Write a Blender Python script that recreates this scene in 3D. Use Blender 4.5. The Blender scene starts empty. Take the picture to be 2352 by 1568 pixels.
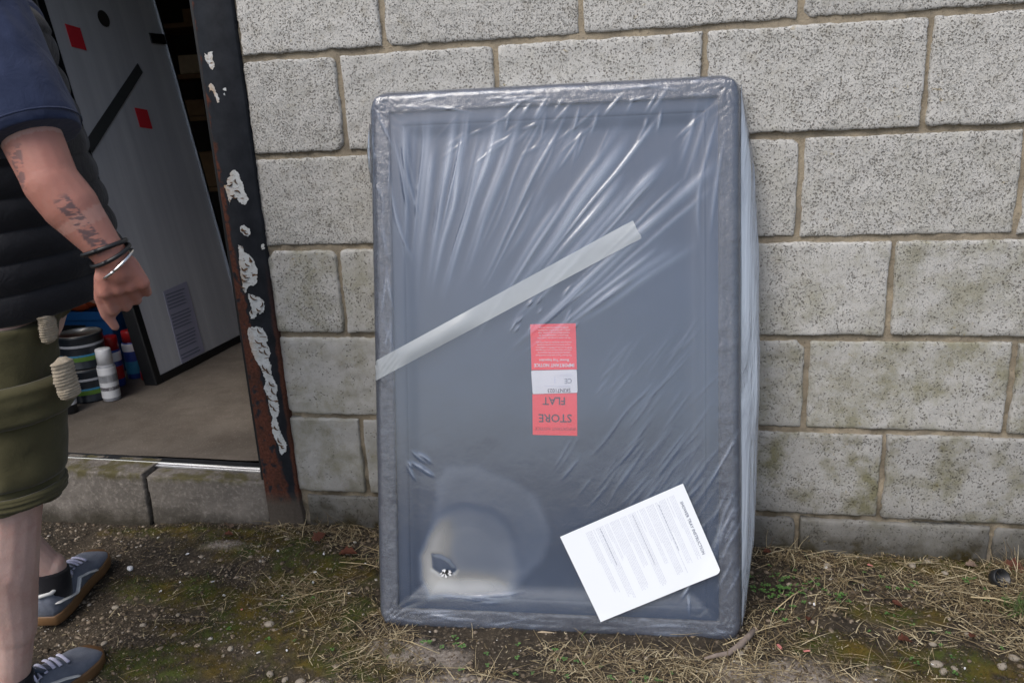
import bpy, bmesh, math, random
import numpy as np
from mathutils import Vector, Matrix, Euler
random.seed(7); rng = np.random.default_rng(7)
S = bpy.context.scene
C = S.collection
PI = math.pi

# ------------------------------------------------------------------ camera, sky, sun
CAM = Vector((0.378027703, -1.84551056, 1.09316771))
ROT = Euler((1.28357984, 0.0490333124, 0.192397897), 'XYZ')
cam = bpy.data.cameras.new('camera'); camo = bpy.data.objects.new('camera', cam); C.objects.link(camo)
camo.location = CAM; camo.rotation_euler = ROT
cam.sensor_width = 36; cam.lens = 28.275; cam.clip_start = .05; cam.clip_end = 500
cam.dof.use_dof = True; cam.dof.focus_distance = 1.75; cam.dof.aperture_fstop = 9
S.camera = camo
SUN_EL, SUN_AZ = math.radians(52), math.radians(205)      # compass: clockwise from +Y
W = bpy.data.worlds.new("World"); S.world = W; W.use_nodes = True
wn, wl = W.node_tree.nodes, W.node_tree.links
wn.clear()
sky = wn.new('ShaderNodeTexSky'); sky.sky_type = 'NISHITA'; sky.sun_disc = False
sky.sun_elevation = SUN_EL; sky.sun_rotation = SUN_AZ
sky.air_density = 1.0; sky.dust_density = 3.0; sky.ozone_density = 1.0
hs = wn.new('ShaderNodeHueSaturation'); hs.inputs['Saturation'].default_value = .85
bg = wn.new('ShaderNodeBackground'); bg.inputs[1].default_value = .12
wo = wn.new('ShaderNodeOutputWorld')
wl.new(sky.outputs[0], hs.inputs['Color']); wl.new(hs.outputs[0], bg.inputs[0]); wl.new(bg.outputs[0], wo.inputs[0])
sl = bpy.data.lights.new('sun', 'SUN'); so = bpy.data.objects.new('sun', sl); C.objects.link(so)
sl.energy = 1.1; sl.angle = math.radians(35); sl.color = (1, .96, .90)
d = Vector((math.sin(SUN_AZ) * math.cos(SUN_EL), math.cos(SUN_AZ) * math.cos(SUN_EL), math.sin(SUN_EL)))
so.rotation_euler = (-d).to_track_quat('-Z', 'Y').to_euler()
S.view_settings.view_transform = 'Standard'; S.view_settings.look = 'None'
S.view_settings.gamma = 1; S.view_settings.exposure = 0.47

# ------------------------------------------------------------------ survey of the photograph: pixel (2352 wide) + real plane -> world point
MR = ROT.to_matrix()
def ray(u, v): return MR @ Vector(((u - 1176) / 1847.27, -(v - 784) / 1847.27, -1))
def at(u, v, y):
    r = ray(u, v); t = (y - CAM.y) / r.y
    return CAM + r * t
def gz(x, y):                                   # height of the ground
    t = min(1, max(0, (x + 1.1) / .5)); b = -.03 + .035 * t
    s = .035 + .032 * t
    return b + s * max(-.75, min(0, y))
def atg(u, v, h=0.0):
    r = ray(u, v); z = 0
    for _ in range(6):
        t = (z + h - CAM.z) / r.z; p = CAM + r * t; z = gz(p.x, p.y)
    return Vector((p.x, p.y, z + h))

# ------------------------------------------------------------------ materials
class NT:
    def __init__(s, name):
        s.m = bpy.data.materials.new(name); s.m.use_nodes = True
        s.n = s.m.node_tree.nodes; s.l = s.m.node_tree.links; s.n.clear()
        s.out = s.n.new('ShaderNodeOutputMaterial')
    def new(s, t, **k):
        o = s.n.new(t)
        for a, b in k.items(): setattr(o, a, b)
        return o
    def put(s, sock, v):
        if isinstance(v, bpy.types.NodeSocket): s.l.new(v, sock)
        elif isinstance(v, (tuple, list)) and len(v) == 3 and sock.type == 'RGBA': sock.default_value = (*v, 1)
        else: sock.default_value = v
    def coord(s, kind='Object', scale=None, loc=None):
        c = s.new('ShaderNodeTexCoord').outputs[kind]
        if scale is None and loc is None: return c
        m = s.new('ShaderNodeMapping'); s.put(m.inputs[0], c)
        if scale is not None: m.inputs['Scale'].default_value = scale
        if loc is not None: s.put(m.inputs['Location'], loc)
        return m.outputs[0]
    def noise(s, vec, scale, detail=3, rough=.55, dist=0.):
        n = s.new('ShaderNodeTexNoise'); s.put(n.inputs['Vector'], vec); n.inputs['Scale'].default_value = scale
        n.inputs['Detail'].default_value = detail; n.inputs['Roughness'].default_value = rough; n.inputs['Distortion'].default_value = dist
        return n.outputs['Fac']
    def voro(s, vec, scale, out='Distance', rand=1.):
        n = s.new('ShaderNodeTexVoronoi'); s.put(n.inputs['Vector'], vec); n.inputs['Scale'].default_value = scale
        n.inputs['Randomness'].default_value = rand
        return n.outputs[out]
    def ramp(s, f, *stops, interp='LINEAR'):
        n = s.new('ShaderNodeValToRGB'); s.put(n.inputs[0], f); r = n.color_ramp; r.interpolation = interp
        while len(r.elements) < len(stops): r.elements.new(.5)
        for e, (p, c) in zip(r.elements, stops):
            e.position = p; e.color = (c, c, c, 1) if not isinstance(c, tuple) else (*c, 1)
        return n.outputs[0]
    def mr(s, f, a, b, c=0., d=1.):
        n = s.new('ShaderNodeMapRange'); s.put(n.inputs[0], f)
        for i, v in enumerate((a, b, c, d)): s.put(n.inputs[i + 1], v)
        return n.outputs[0]
    def math(s, op, a, b=0., c=None, clamp=False):
        n = s.new('ShaderNodeMath', operation=op, use_clamp=clamp); s.put(n.inputs[0], a); s.put(n.inputs[1], b)
        if c is not None: s.put(n.inputs[2], c)
        return n.outputs[0]
    def mix(s, f, a, b, mode='MIX'):
        n = s.new('ShaderNodeMix', data_type='RGBA', blend_type=mode)
        s.put(n.inputs[0], f); s.put(n.inputs[6], a); s.put(n.inputs[7], b)
        return n.outputs[2]
    def bump(s, h, strength=.5, dist=.002, normal=None):
        n = s.new('ShaderNodeBump'); s.put(n.inputs['Height'], h); n.inputs['Strength'].default_value = strength
        n.inputs['Distance'].default_value = dist
        if normal is not None: s.put(n.inputs['Normal'], normal)
        return n.outputs[0]
    def attr(s, name, out='Fac'):
        return s.new('ShaderNodeAttribute', attribute_name=name).outputs[out]
    def bsdf(s, col, rough=.7, normal=None, metal=0., spec=.5, **k):
        b = s.new('ShaderNodeBsdfPrincipled'); s.put(b.inputs['Base Color'], col); s.put(b.inputs['Roughness'], rough)
        s.put(b.inputs['Metallic'], metal); s.put(b.inputs['Specular IOR Level'], spec)
        if normal is not None: s.put(b.inputs['Normal'], normal)
        for a, v in k.items(): s.put(b.inputs[a.replace('_', ' ')], v)
        return b.outputs[0]
    def done(s, sh): s.put(s.out.inputs[0], sh); return s.m
def plain(name, col, rough=.6, metal=0., var=.15, scale=40., bump=.15, spec=.5):
    t = NT(name); v = t.coord()
    f = t.noise(v, scale, 4)
    c = t.mix(f, tuple(x * (1 - var) for x in col), tuple(min(1, x * (1 + var)) for x in col))
    return t.done(t.bsdf(c, t.mr(f, 0, 1, max(.05, rough - .08), min(1, rough + .08)), t.bump(f, bump, .001), metal, spec))

def m_block():
    t = NT('concrete_block'); oi = t.new('ShaderNodeObjectInfo')
    g = t.new('ShaderNodeNewGeometry').outputs['Position']
    sx = t.new('ShaderNodeSeparateXYZ'); t.put(sx.inputs[0], g)
    v = t.new('ShaderNodeVectorMath', operation='ADD'); t.put(v.inputs[0], g)
    rv = t.new('ShaderNodeCombineXYZ')
    for i in range(3): t.put(rv.inputs[i], t.math('MULTIPLY', oi.outputs['Random'], 7. + i))
    t.put(v.inputs[1], rv.outputs[0]); v = v.outputs[0]
    sc = t.new('ShaderNodeSeparateColor'); t.put(sc.inputs[0], oi.outputs['Color'])
    bright, pore, alg = sc.outputs[0], sc.outputs[1], sc.outputs[2]
    fine = t.noise(v, 420, 3, .7); mid = t.noise(v, 215, 5, .75, .2); big = t.noise(v, 9, 4, .6); sag = t.noise(v, 28, 3, .6)
    # open pores between the aggregate grains
    thr = t.math('ADD', t.mr(pore, 0, 1, .65, .565), t.math('MULTIPLY', t.math('SUBTRACT', big, .5), -.14))
    pr = t.math('MULTIPLY', t.math('SUBTRACT', mid, thr), 11., clamp=True)
    thr2 = t.math('ADD', t.mr(pore, 0, 1, .66, .57), 0.)
    pr2 = t.math('MULTIPLY', t.math('SUBTRACT', fine, thr2), 12., clamp=True)
    wv = t.new('ShaderNodeVectorMath', operation='ADD'); t.put(wv.inputs[0], v); nz3 = t.new('ShaderNodeTexNoise'); t.put(nz3.inputs['Vector'], v); nz3.inputs['Scale'].default_value = 260; nz3.inputs['Detail'].default_value = 2
    sc3 = t.new('ShaderNodeVectorMath', operation='SCALE'); t.put(sc3.inputs[0], nz3.outputs['Color']); sc3.inputs['Scale'].default_value = .0085; t.put(wv.inputs[1], sc3.outputs[0])
    vd_ = t.voro(wv.outputs[0], 235); vc_ = t.voro(wv.outputs[0], 235, 'Color'); clu = t.noise(v, 24, 3, .6)
    pit = t.math('MULTIPLY', t.mr(vd_, .52, .26), t.math('MULTIPLY', t.math('SUBTRACT', t.math('ADD', vc_, t.math('MULTIPLY', t.math('SUBTRACT', clu, .5), 1.1)), t.mr(pore, 0, 1, .94, .44)), 7., clamp=True), clamp=True)
    pores = t.math('MAXIMUM', t.math('MAXIMUM', pit, t.math('MULTIPLY', pr, .55)), t.math('MULTIPLY', pr2, .45))
    col = t.mix(big, (.45, .44, .415), (.60, .59, .56))
    col = t.mix(t.mr(fine, .35, .65), col, (.60, .595, .575))
    col = t.mix(t.mr(sag, .55, .72, 0, .35), col, (.30, .27, .21))
    algm = t.math('MULTIPLY', t.mr(t.noise(v, 13, 5, .65), .44, .66), alg, clamp=True)
    col = t.mix(t.math('MULTIPLY', algm, .8), col, (.215, .20, .085))
    # splash-back dirt near the ground
    dz = t.math('ADD', sx.outputs[2], t.math('MULTIPLY', t.math('SUBTRACT', big, .5), -.16))
    dirt = t.mr(dz, .02, .17, 1, 0)
    col = t.mix(t.math('MULTIPLY', dirt, .82), col, (.075, .068, .055))
    moss = t.math('MULTIPLY', t.mr(dz, .0, .07, 1, 0), t.mr(t.noise(v, 22, 4), .45, .6), clamp=True)
    col = t.mix(moss, col, (.055, .042, .012))
    yl = t.math('MULTIPLY', t.mr(t.noise(v, 60, 3), .66, .74), t.mr(t.noise(v, 5, 2), .5, .62), clamp=True)
    col = t.mix(t.math('MULTIPLY', yl, .6), col, (.34, .25, .07))
    eff = t.math('MULTIPLY', t.mr(t.noise(v, 17, 5, .7), .68, .78), t.mr(dz, .1, .4, 1, 0), clamp=True)
    col = t.mix(t.math('MULTIPLY', eff, .6), col, (.6, .6, .58))
    col = t.mix(t.math('MULTIPLY', pores, .80), col, (.115, .104, .085))
    col = t.mix(1., col, t.new('ShaderNodeCombineColor').outputs[0], 'MULTIPLY')
    cc = t.n[-1]
    for nn in t.n:
        if nn.type == 'COMBINE_COLOR': cc = nn
    for i in range(3): t.put(cc.inputs[i], bright)
    h = t.math('SUBTRACT', t.math('ADD', t.math('MULTIPLY', fine, .35), t.math('MULTIPLY', sag, .5)), t.math('MULTIPLY', pores, .9))
    return t.done(t.bsdf(col, .93, t.bump(h, .8, .003), spec=.2))
def m_mortar():
    t = NT('mortar'); v = t.coord(); f = t.noise(v, 160, 4, .7); b = t.noise(v, 9, 4)
    col = t.mix(t.mr(b, .35, .65), (.26, .225, .175), (.40, .34, .25)); col = t.mix(t.mr(f, .55, .75), col, (.12, .10, .075))
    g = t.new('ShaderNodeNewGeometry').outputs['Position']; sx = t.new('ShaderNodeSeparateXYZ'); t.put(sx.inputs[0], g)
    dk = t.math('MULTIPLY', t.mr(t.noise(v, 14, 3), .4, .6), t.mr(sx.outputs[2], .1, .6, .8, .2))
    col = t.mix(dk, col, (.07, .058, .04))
    return t.done(t.bsdf(col, .95, t.bump(f, .8, .003), spec=.15))
def m_ground():
    t = NT('earth'); v = t.coord()
    a = t.noise(v, 2.2, 4, .6); b = t.noise(v, 14, 5, .65); c = t.noise(v, 90, 4, .7)
    col = t.mix(t.mr(b, .35, .65), (.014, .011, .008), (.048, .037, .025))
    col = t.mix(t.mr(c, .5, .7, 0, .7), col, (.13, .105, .075))
    m = t.attr('moss'); mm = t.math('MULTIPLY', m, t.mr(t.noise(v, 30, 4), .35, .6), clamp=True)
    mc = t.mix(t.mr(t.noise(v, 8, 3), .4, .6), (.095, .066, .010), (.048, .062, .010))
    col = t.mix(mm, col, mc)
    cob = t.attr('cobble'); cm = t.math('MULTIPLY', cob, t.mr(b, .35, .5), clamp=True)
    cc = t.mix(t.mr(c, .4, .65), (.16, .135, .115), (.34, .30, .26))
    col = t.mix(cm, col, cc)
    vo = t.voro(v, 95); pk = t.math('MULTIPLY', t.mr(vo, .30, .20), t.mr(t.voro(v, 95, 'Color'), .55, .75), clamp=True)
    col = t.mix(t.math('MULTIPLY', pk, .8), col, (.22, .185, .14))
    h = t.math('ADD', t.math('MULTIPLY', b, .6), t.math('ADD', t.math('MULTIPLY', c, .6), t.math('MULTIPLY', pk, .5)))
    return t.done(t.bsdf(col, t.mr(b, .3, .7, .75, .95), t.bump(h, 1., .006), spec=.3))
def m_scatter(name, stops, rough=.7, spec=.3, bumpy=True, trans=0.):
    t = NT(name); r = t.attr('rnd'); v = t.coord(); n = t.noise(v, 300, 3)
    col = t.ramp(r, *stops); col = t.mix(t.mr(n, .3, .7, 0, .35), col, (.05, .04, .028))
    return t.done(t.bsdf(col, rough, t.bump(n, .4, .001) if bumpy else None, spec=spec))
def m_post():
    t = NT('weathered_black_paint'); v = t.coord(); sx = t.new('ShaderNodeSeparateXYZ'); t.put(sx.inputs[0], v)
    n = t.noise(v, 25, 5, .6); f = t.noise(v, 130, 4, .7); big = t.noise(v, 8, 3)
    col = t.mix(t.mr(n, .3, .7), (.008, .010, .014), (.020, .023, .030))
    col = t.mix(t.mr(f, .72, .78, 0, .5), col, (.2, .2, .2))
    # rust: spreads in from the door edge, wider towards the foot
    w = t.ramp(t.mr(sx.outputs[2], 0, 1.4), (0, .9), (.12, .60), (.25, .46), (.38, .30), (.50, .20), (.62, .13), (.75, .06), (.86, .0), (1, 0))
    w = t.math('MULTIPLY', w, .1)
    edge = t.math('ADD', sx.outputs[0], t.math('MULTIPLY', t.math('SUBTRACT', n, .5), .05))
    rm = t.mr(t.math('SUBTRACT', w, edge), -.002, .004)
    rm = t.math('MULTIPLY', rm, t.mr(t.noise(v, 40, 4), .36, .46), clamp=True)
    rc = t.mix(t.mr(f, .3, .7), (.045, .018, .013), (.135, .048, .030)); rc = t.mix(t.mr(big, .5, .65, 0, .6), rc, (.02, .017, .015))
    # second rust seam on the wall side, low down
    r2 = t.math('MULTIPLY', t.mr(t.math('ADD', sx.outputs[0], t.math('MULTIPLY', n, .02)), .100, .104), t.mr(sx.outputs[2], .75, .45, 0, 1), clamp=True)
    col = t.mix(t.math('MAXIMUM', rm, r2), col, rc)
    # cement splash at the foot
    fm = t.mr(t.math('ADD', sx.outputs[2], t.math('MULTIPLY', big, .09)), .11, .15, 1, 0)
    col = t.mix(fm, col, t.mix(f, (.045, .038, .030), (.12, .10, .085)))
    return t.done(t.bsdf(col, t.mr(t.math('MAXIMUM', rm, fm), 0, 1, .5, .92), t.bump(t.math('ADD', f, rm), .45, .0012), spec=.22))
def m_flake():
    t = NT('chipped_white_paint'); v = t.coord(); sx = t.new('ShaderNodeSeparateXYZ'); t.put(sx.inputs[0], v)
    n = t.noise(v, 60, 4, .65); f = t.noise(v, 200, 3)
    col = t.mix(t.mr(n, .3, .7), (.46, .48, .47), (.66, .69, .71))
    wv = t.new('ShaderNodeMapping'); t.put(wv.inputs[0], v); wv.inputs['Rotation'].default_value = (0, math.radians(-35), 0); wv.inputs['Scale'].default_value = (28, 1, 95)
    g = t.noise(wv.outputs[0], 1.0, 3, .6, 1.2)
    br = t.mr(g, .60, .66); col = t.mix(br, col, (.13, .065, .025))
    yl = t.mr(t.math('ADD', sx.outputs[0], t.math('MULTIPLY', n, .03)), .030, .056, .75, 0)
    col = t.mix(t.math('MULTIPLY', yl, t.mr(t.noise(v, 35, 2), .35, .6)), col, (.45, .26, .10))
    col = t.mix(t.mr(t.noise(v, 150, 4, .7), .62, .66, 0, .85), col, (.05, .04, .035))
    return t.done(t.bsdf(col, .6, t.bump(t.math('SUBTRACT', f, br), .6, .0007)))
def m_film():
    t = NT('clear_polythene'); v = t.coord()
    cr = t.attr('crease_glint'); mk = t.attr('milk'); sp = t.attr('spot')
    st = t.new('ShaderNodeMapping'); t.put(st.inputs[0], v); st.inputs['Rotation'].default_value = (0, math.radians(30), 0); st.inputs['Scale'].default_value = (60, 60, 9)
    n1 = t.noise(st.outputs[0], 1., 4, .6); n2 = t.noise(v, 55, 4, .6, .6); n3 = t.noise(v, 5, 3)
    h = t.math('ADD', t.math('MULTIPLY', n1, .5), t.math('MULTIPLY', n2, .35))
    guard = t.attr('guard')
    cr2 = t.new('ShaderNodeMapping'); t.put(cr2.inputs[0], v); cr2.inputs['Scale'].default_value = (1, 1, 1)
    n4 = t.noise(cr2.outputs[0], 95, 4, .7, 1.5)
    h = t.math('ADD', h, t.math('MULTIPLY', t.math('MULTIPLY', n4, guard), 1.1))
    nb = t.bump(h, .35, .0022)
    fr = t.new('ShaderNodeFresnel'); fr.inputs[0].default_value = 1.5; t.put(fr.inputs[1], nb)
    g = t.new('ShaderNodeBsdfGlossy'); g.inputs['Roughness'].default_value = .17; t.put(g.inputs['Normal'], nb); g.inputs[0].default_value = (.95, .97, 1, 1)
    tr = t.new('ShaderNodeBsdfTransparent'); tr.inputs[0].default_value = (.97, .98, 1, 1)
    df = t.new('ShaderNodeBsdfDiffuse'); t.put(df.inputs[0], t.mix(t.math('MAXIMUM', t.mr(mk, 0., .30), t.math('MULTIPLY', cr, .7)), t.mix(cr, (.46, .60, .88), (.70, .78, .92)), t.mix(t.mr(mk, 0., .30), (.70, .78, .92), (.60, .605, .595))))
    spk = t.math('MULTIPLY', sp, t.mr(t.voro(v, 90), .12, .06), clamp=True)
    spk = t.math('MULTIPLY', spk, t.mr(t.voro(v, 90, 'Color'), .74, .8), clamp=True)
    md = t.math('ADD', .022, t.math('MULTIPLY', cr, .42)); md = t.math('ADD', md, t.math('MULTIPLY', t.mr(n3, .3, .7), .04))  # ridges whitened: sky glints painted into the diffuse, along with bunched film
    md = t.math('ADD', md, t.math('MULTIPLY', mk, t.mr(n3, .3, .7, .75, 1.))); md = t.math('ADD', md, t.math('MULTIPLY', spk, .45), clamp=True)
    m1 = t.new('ShaderNodeMixShader'); t.put(m1.inputs[0], md); t.put(m1.inputs[1], tr.outputs[0]); t.put(m1.inputs[2], df.outputs[0])
    m2 = t.new('ShaderNodeMixShader'); t.put(m2.inputs[0], t.math('ADD', t.math('MINIMUM', t.math('MULTIPLY', fr.outputs[0], 1.7), .42), .03, clamp=True))
    t.put(m2.inputs[1], m1.outputs[0]); t.put(m2.inputs[2], g.outputs[0])
    return t.done(m2.outputs[0])
def m_loose_film():
    t = NT('loose_polythene'); v = t.coord(scale=(30, 30, 3.5)); n = t.noise(v, 1., 5, .6, .6)
    nb = t.bump(n, .9, .012)
    fr = t.new('ShaderNodeFresnel'); fr.inputs[0].default_value = 1.5; t.put(fr.inputs[1], nb)
    g = t.new('ShaderNodeBsdfGlossy'); g.inputs['Roughness'].default_value = .18; t.put(g.inputs['Normal'], nb)
    tr = t.new('ShaderNodeBsdfTransparent'); df = t.new('ShaderNodeBsdfDiffuse'); df.inputs[0].default_value = (.60, .68, .80, 1); t.put(df.inputs['Normal'], nb)
    m1 = t.new('ShaderNodeMixShader'); t.put(m1.inputs[0], t.mr(n, .35, .65, .28, .70)); t.put(m1.inputs[1], tr.outputs[0]); t.put(m1.inputs[2], df.outputs[0])
    m2 = t.new('ShaderNodeMixShader'); t.put(m2.inputs[0], t.math('MULTIPLY', fr.outputs[0], 1.8, clamp=True))
    t.put(m2.inputs[1], m1.outputs[0]); t.put(m2.inputs[2], g.outputs[0])
    return t.done(m2.outputs[0])
def m_tape():
    t = NT('packing_tape'); v = t.coord(); n = t.noise(v, 25, 4); h = t.noise(t.coord(scale=(1, 1, 3)), 60, 3)
    nb = t.bump(h, .25, .001)
    b = t.bsdf(t.mix(n, (.62, .67, .70), (.72, .77, .80)), .25, nb, spec=.6)
    tr = t.new('ShaderNodeBsdfTransparent'); m = t.new('ShaderNodeMixShader'); m.inputs[0].default_value = .52
    t.put(m.inputs[1], tr.outputs[0]); t.put(m.inputs[2], b); return t.done(m.outputs[0])
def m_guard():
    t = NT('grey_foam_guard'); v = t.coord(); n = t.noise(v, 90, 4, .65, 1.0); b = t.noise(v, 14, 3)
    col = t.mix(t.mr(b, .35, .65), (.075, .080, .098), (.12, .125, .145)); col = t.mix(t.mr(n, .55, .7, 0, .6), col, (.06, .06, .07))
    return t.done(t.bsdf(col, .5, t.bump(n, .9, .003), spec=.4))
def m_skin():
    t = NT('skin'); v = t.coord(); n = t.noise(v, 14, 4, .6); f = t.noise(v, 160, 3)
    ru = t.attr('ruddy'); tt = t.attr('tattoo')
    col = t.mix(t.mr(n, .3, .7), (.50, .32, .275), (.62, .44, .39)); col = t.mix(t.mr(t.noise(v, 45, 4, .7), .5, .7, 0, .35), col, (.48, .25, .21))
    col = t.mix(t.math('MULTIPLY', ru, t.mr(n, .2, .8, .75, 1.)), col, (.40, .165, .125))
    tn = t.noise(t.coord(scale=(60, 60, 190)), 1., 2, .5); ink = t.math('MULTIPLY', tt, t.mr(tn, .44, .52), clamp=True)
    col = t.mix(t.math('MULTIPLY', ink, .75), col, (.07, .065, .08))
    return t.done(t.bsdf(col, .5, t.bump(t.math('ADD', f, t.noise(v, 45, 4, .7)), .35, .0015), spec=.35, Subsurface_Weight=.12, Subsurface_Scale=.01))
def m_cloth(name, col, col2, weave=900., big=12., rough=.9, bump=.35):
    t = NT(name); v = t.coord(); w = t.noise(v, weave, 2); b = t.noise(v, big, 4, .6); m = t.noise(v, big * 3, 3, .6, .8)
    c = t.mix(t.mr(b, .3, .7), col, col2); c = t.mix(t.mr(w, .3, .7, 0, .3), c, tuple(x * .55 for x in col))
    return t.done(t.bsdf(c, rough, t.bump(t.math('ADD', t.math('MULTIPLY', m, 1.), t.math('MULTIPLY', w, .12)), bump, .006), spec=.2, Sheen_Weight=.15))
def m_shedfloor():
    t = NT('dusty_concrete_floor'); v = t.coord(); a = t.noise(v, 3, 4, .6, .5); b = t.noise(v, 11, 5, .7); c = t.noise(v, 170, 3)
    col = t.mix(t.mr(a, .3, .7), (.085, .072, .060), (.165, .142, .12)); col = t.mix(t.mr(b, .45, .7, 0, .5), col, (.07, .055, .042))
    col = t.mix(t.mr(c, .6, .75, 0, .4), col, (.36, .33, .29))
    return t.done(t.bsdf(col, .85, t.bump(t.math('ADD', b, c), .5, .002), spec=.3))
def m_step():
    t = NT('stained_step_concrete'); v = t.coord(); sx = t.new('ShaderNodeSeparateXYZ'); t.put(sx.inputs[0], t.new('ShaderNodeNewGeometry').outputs['Position'])
    a = t.noise(v, 7, 4, .6); b = t.noise(v, 75, 5, .7); c = t.noise(v, 260, 3)
    col = t.mix(t.mr(a, .3, .7), (.120, .108, .096), (.20, .18, .16)); col = t.mix(t.mr(b, .5, .7, 0, .75), col, (.33, .30, .265))
    dz = t.math('ADD', sx.outputs[2], t.math('MULTIPLY', t.math('SUBTRACT', a, .5), .12))
    col = t.mix(t.mr(dz, -.02, .035, .85, 0), col, (.035, .030, .020))
    gm = t.math('MULTIPLY', t.mr(sx.outputs[2], .105, .122), t.mr(t.noise(v, 20, 4), .45, .6), clamp=True)
    col = t.mix(t.math('MULTIPLY', gm, .8), col, (.085, .075, .025))
    return t.done(t.bsdf(col, .93, t.bump(t.math('ADD', b, c), .8, .0025), spec=.2))

M = dict(
    block=m_block(), mortar=m_mortar(), earth=m_ground(), post=m_post(), flake=m_flake(), film=m_film(), loose=m_loose_film(),
    tape=m_tape(), guard=m_guard(), skin=m_skin(), floor=m_shedfloor(), step=m_step(),
    basin=plain('slate_grey_tray', (.036, .056, .100), .45, var=.22, scale=7, bump=.05),
    red=plain('red_label', (.95, .05, .07), .45, var=.04, bump=0), white=plain('white_label', (.78, .80, .84), .45, var=.02, bump=0),
    ink=plain('dark_print', (.06, .03, .05), .6, bump=0), inkred=plain('faded_print', (.40, .03, .05), .6, bump=0),
    inkw=plain('white_print', (.8, .72, .76), .6, bump=0), inkg=plain('grey_print', (.20, .22, .30), .7, bump=0), inkl=plain('pale_grey_print', (.66, .69, .78), .7, bump=0),
    inkl2=plain('mid_grey_print', (.42, .45, .55), .7, bump=0), paper=plain('white_paper', (.86, .90, .95), .6, var=.02, scale=8, bump=.02),
    black=plain('black_plastic', (.012, .013, .015), .4), rubber=plain('black_rubber_seal', (.010, .011, .013), .5),
    alu=plain('worn_aluminium', (.55, .56, .58), .28, 1., var=.2, scale=60), brightalu=plain('polished_aluminium', (.85, .86, .88), .22, 1., var=.05), greytape=plain('dull_grey_tape', (.075, .080, .082), .35), steel=plain('steel', (.45, .45, .46), .3, 1.),
    darksteel=plain('dark_sill', (.03, .032, .036), .45, .3, var=.4), silver=plain('silver', (.8, .8, .8), .2, 1.),
    navy=m_cloth('navy_jersey', (.022, .032, .072), (.034, .046, .098)), vest=m_cloth('black_quilted_nylon', (.006, .0065, .010), (.011, .012, .017), rough=.62, weave=300),
    khaki=m_cloth('olive_cotton', (.058, .052, .024), (.095, .086, .042), big=9.), sock=m_cloth('black_sock', (.006, .006, .009), (.012, .012, .016)),
    suede=m_cloth('blue_grey_suede', (.24, .27, .34), (.34, .37, .45), big=30, bump=.15), gum=plain('gum_rubber', (.16, .085, .035), .55),
    lace=m_cloth('lilac_white_lace', (.50, .50, .66), (.66, .66, .80), big=100), leather=plain('white_leather', (.62, .63, .62), .45), tongue=m_cloth('dark_blue_canvas', (.045, .065, .105), (.07, .09, .13)),
    hair=plain('dark_hair', (.03, .02, .014), .6), lip=plain('lip', (.30, .12, .10), .5), eye=plain('eye_white', (.7, .7, .68), .2), iris=plain('iris', (.05, .04, .03), .2),
    panel=None, shedwall=plain('dark_shed_lining', (.035, .030, .026), .9, var=.4, scale=8, bump=.6), timber=plain('rough_timber', (.20, .12, .06), .8, var=.4, scale=14, bump=.5),
    blue=plain('blue_plastic', (.012, .085, .24), .4), orange=plain('orange_plastic', (.42, .07, .02), .5), redp=plain('red_plastic', (.34, .012, .015), .35),
    tin=plain('tin_black', (.012, .016, .022), .35), tinw=plain('tin_lid', (.30, .29, .27), .35, .6), green=plain('label_green', (.09, .19, .025), .5), cyan=plain('label_cyan', (.03, .20, .35), .5),
    whitep=plain('white_plastic', (.72, .73, .75), .35), greyp=plain('grey_label', (.36, .37, .40), .45), bluel=plain('label_blue', (.03, .06, .26), .4), glove=m_cloth('beige_knit', (.30, .25, .18), (.42, .36, .28), weave=400, big=40),
    pebble=m_scatter('pebble', ((0, (.07, .052, .038)), (.4, (.15, .115, .08)), (.75, (.27, .215, .16)), (.95, (.36, .31, .25)), (1, (.50, .48, .45)))),
    straw=m_scatter('dry_grass_blade', ((0, (.08, .052, .028)), (.35, (.21, .155, .08)), (.75, (.42, .34, .20)), (1, (.62, .54, .36))), .6, .35, False),
    grass=m_scatter('green_grass_blade', ((0, (.04, .065, .018)), (1, (.09, .17, .035))), .6, .3, False),
    mosst=m_scatter('moss_tuft', ((0, (.085, .055, .008)), (.6, (.060, .058, .010)), (1, (.035, .055, .010))), .9, .1, False),
    weed=m_scatter('seedling_leaf', ((0, (.05, .14, .03)), (1, (.12, .26, .06))), .5, .4, False),
    leafb=plain('brown_leaf', (.17, .060, .035), .7, var=.4, scale=60, bump=.5), leafp=plain('pale_leaf', (.36, .26, .20), .7, var=.3, scale=60, bump=.5),
    twig=plain('twig_bark', (.20, .16, .135), .85, var=.5, scale=70, bump=.9), chipw=plain('white_chip', (.75, .76, .78), .6), chipp=plain('pink_chip', (.60, .22, .20), .6), cork=plain('grimy_edge_label', (.45, .36, .25), .8, var=.3),
)
def m_panel():
    t = NT('wrapped_white_panel'); v = t.coord(); sx = t.coord(scale=(16, 1, .6)); n = t.noise(sx, 1., 4, .6); b = t.noise(v, 4, 3)
    col = t.mix(t.mr(n, .3, .7), (.66, .67, .71), (.84, .85, .88)); col = t.mix(t.mr(b, .4, .7, 0, .25), col, (.55, .56, .6))
    return t.done(t.bsdf(col, .22, t.bump(n, .12, .003), spec=.5))
M['panel'] = m_panel()

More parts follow.
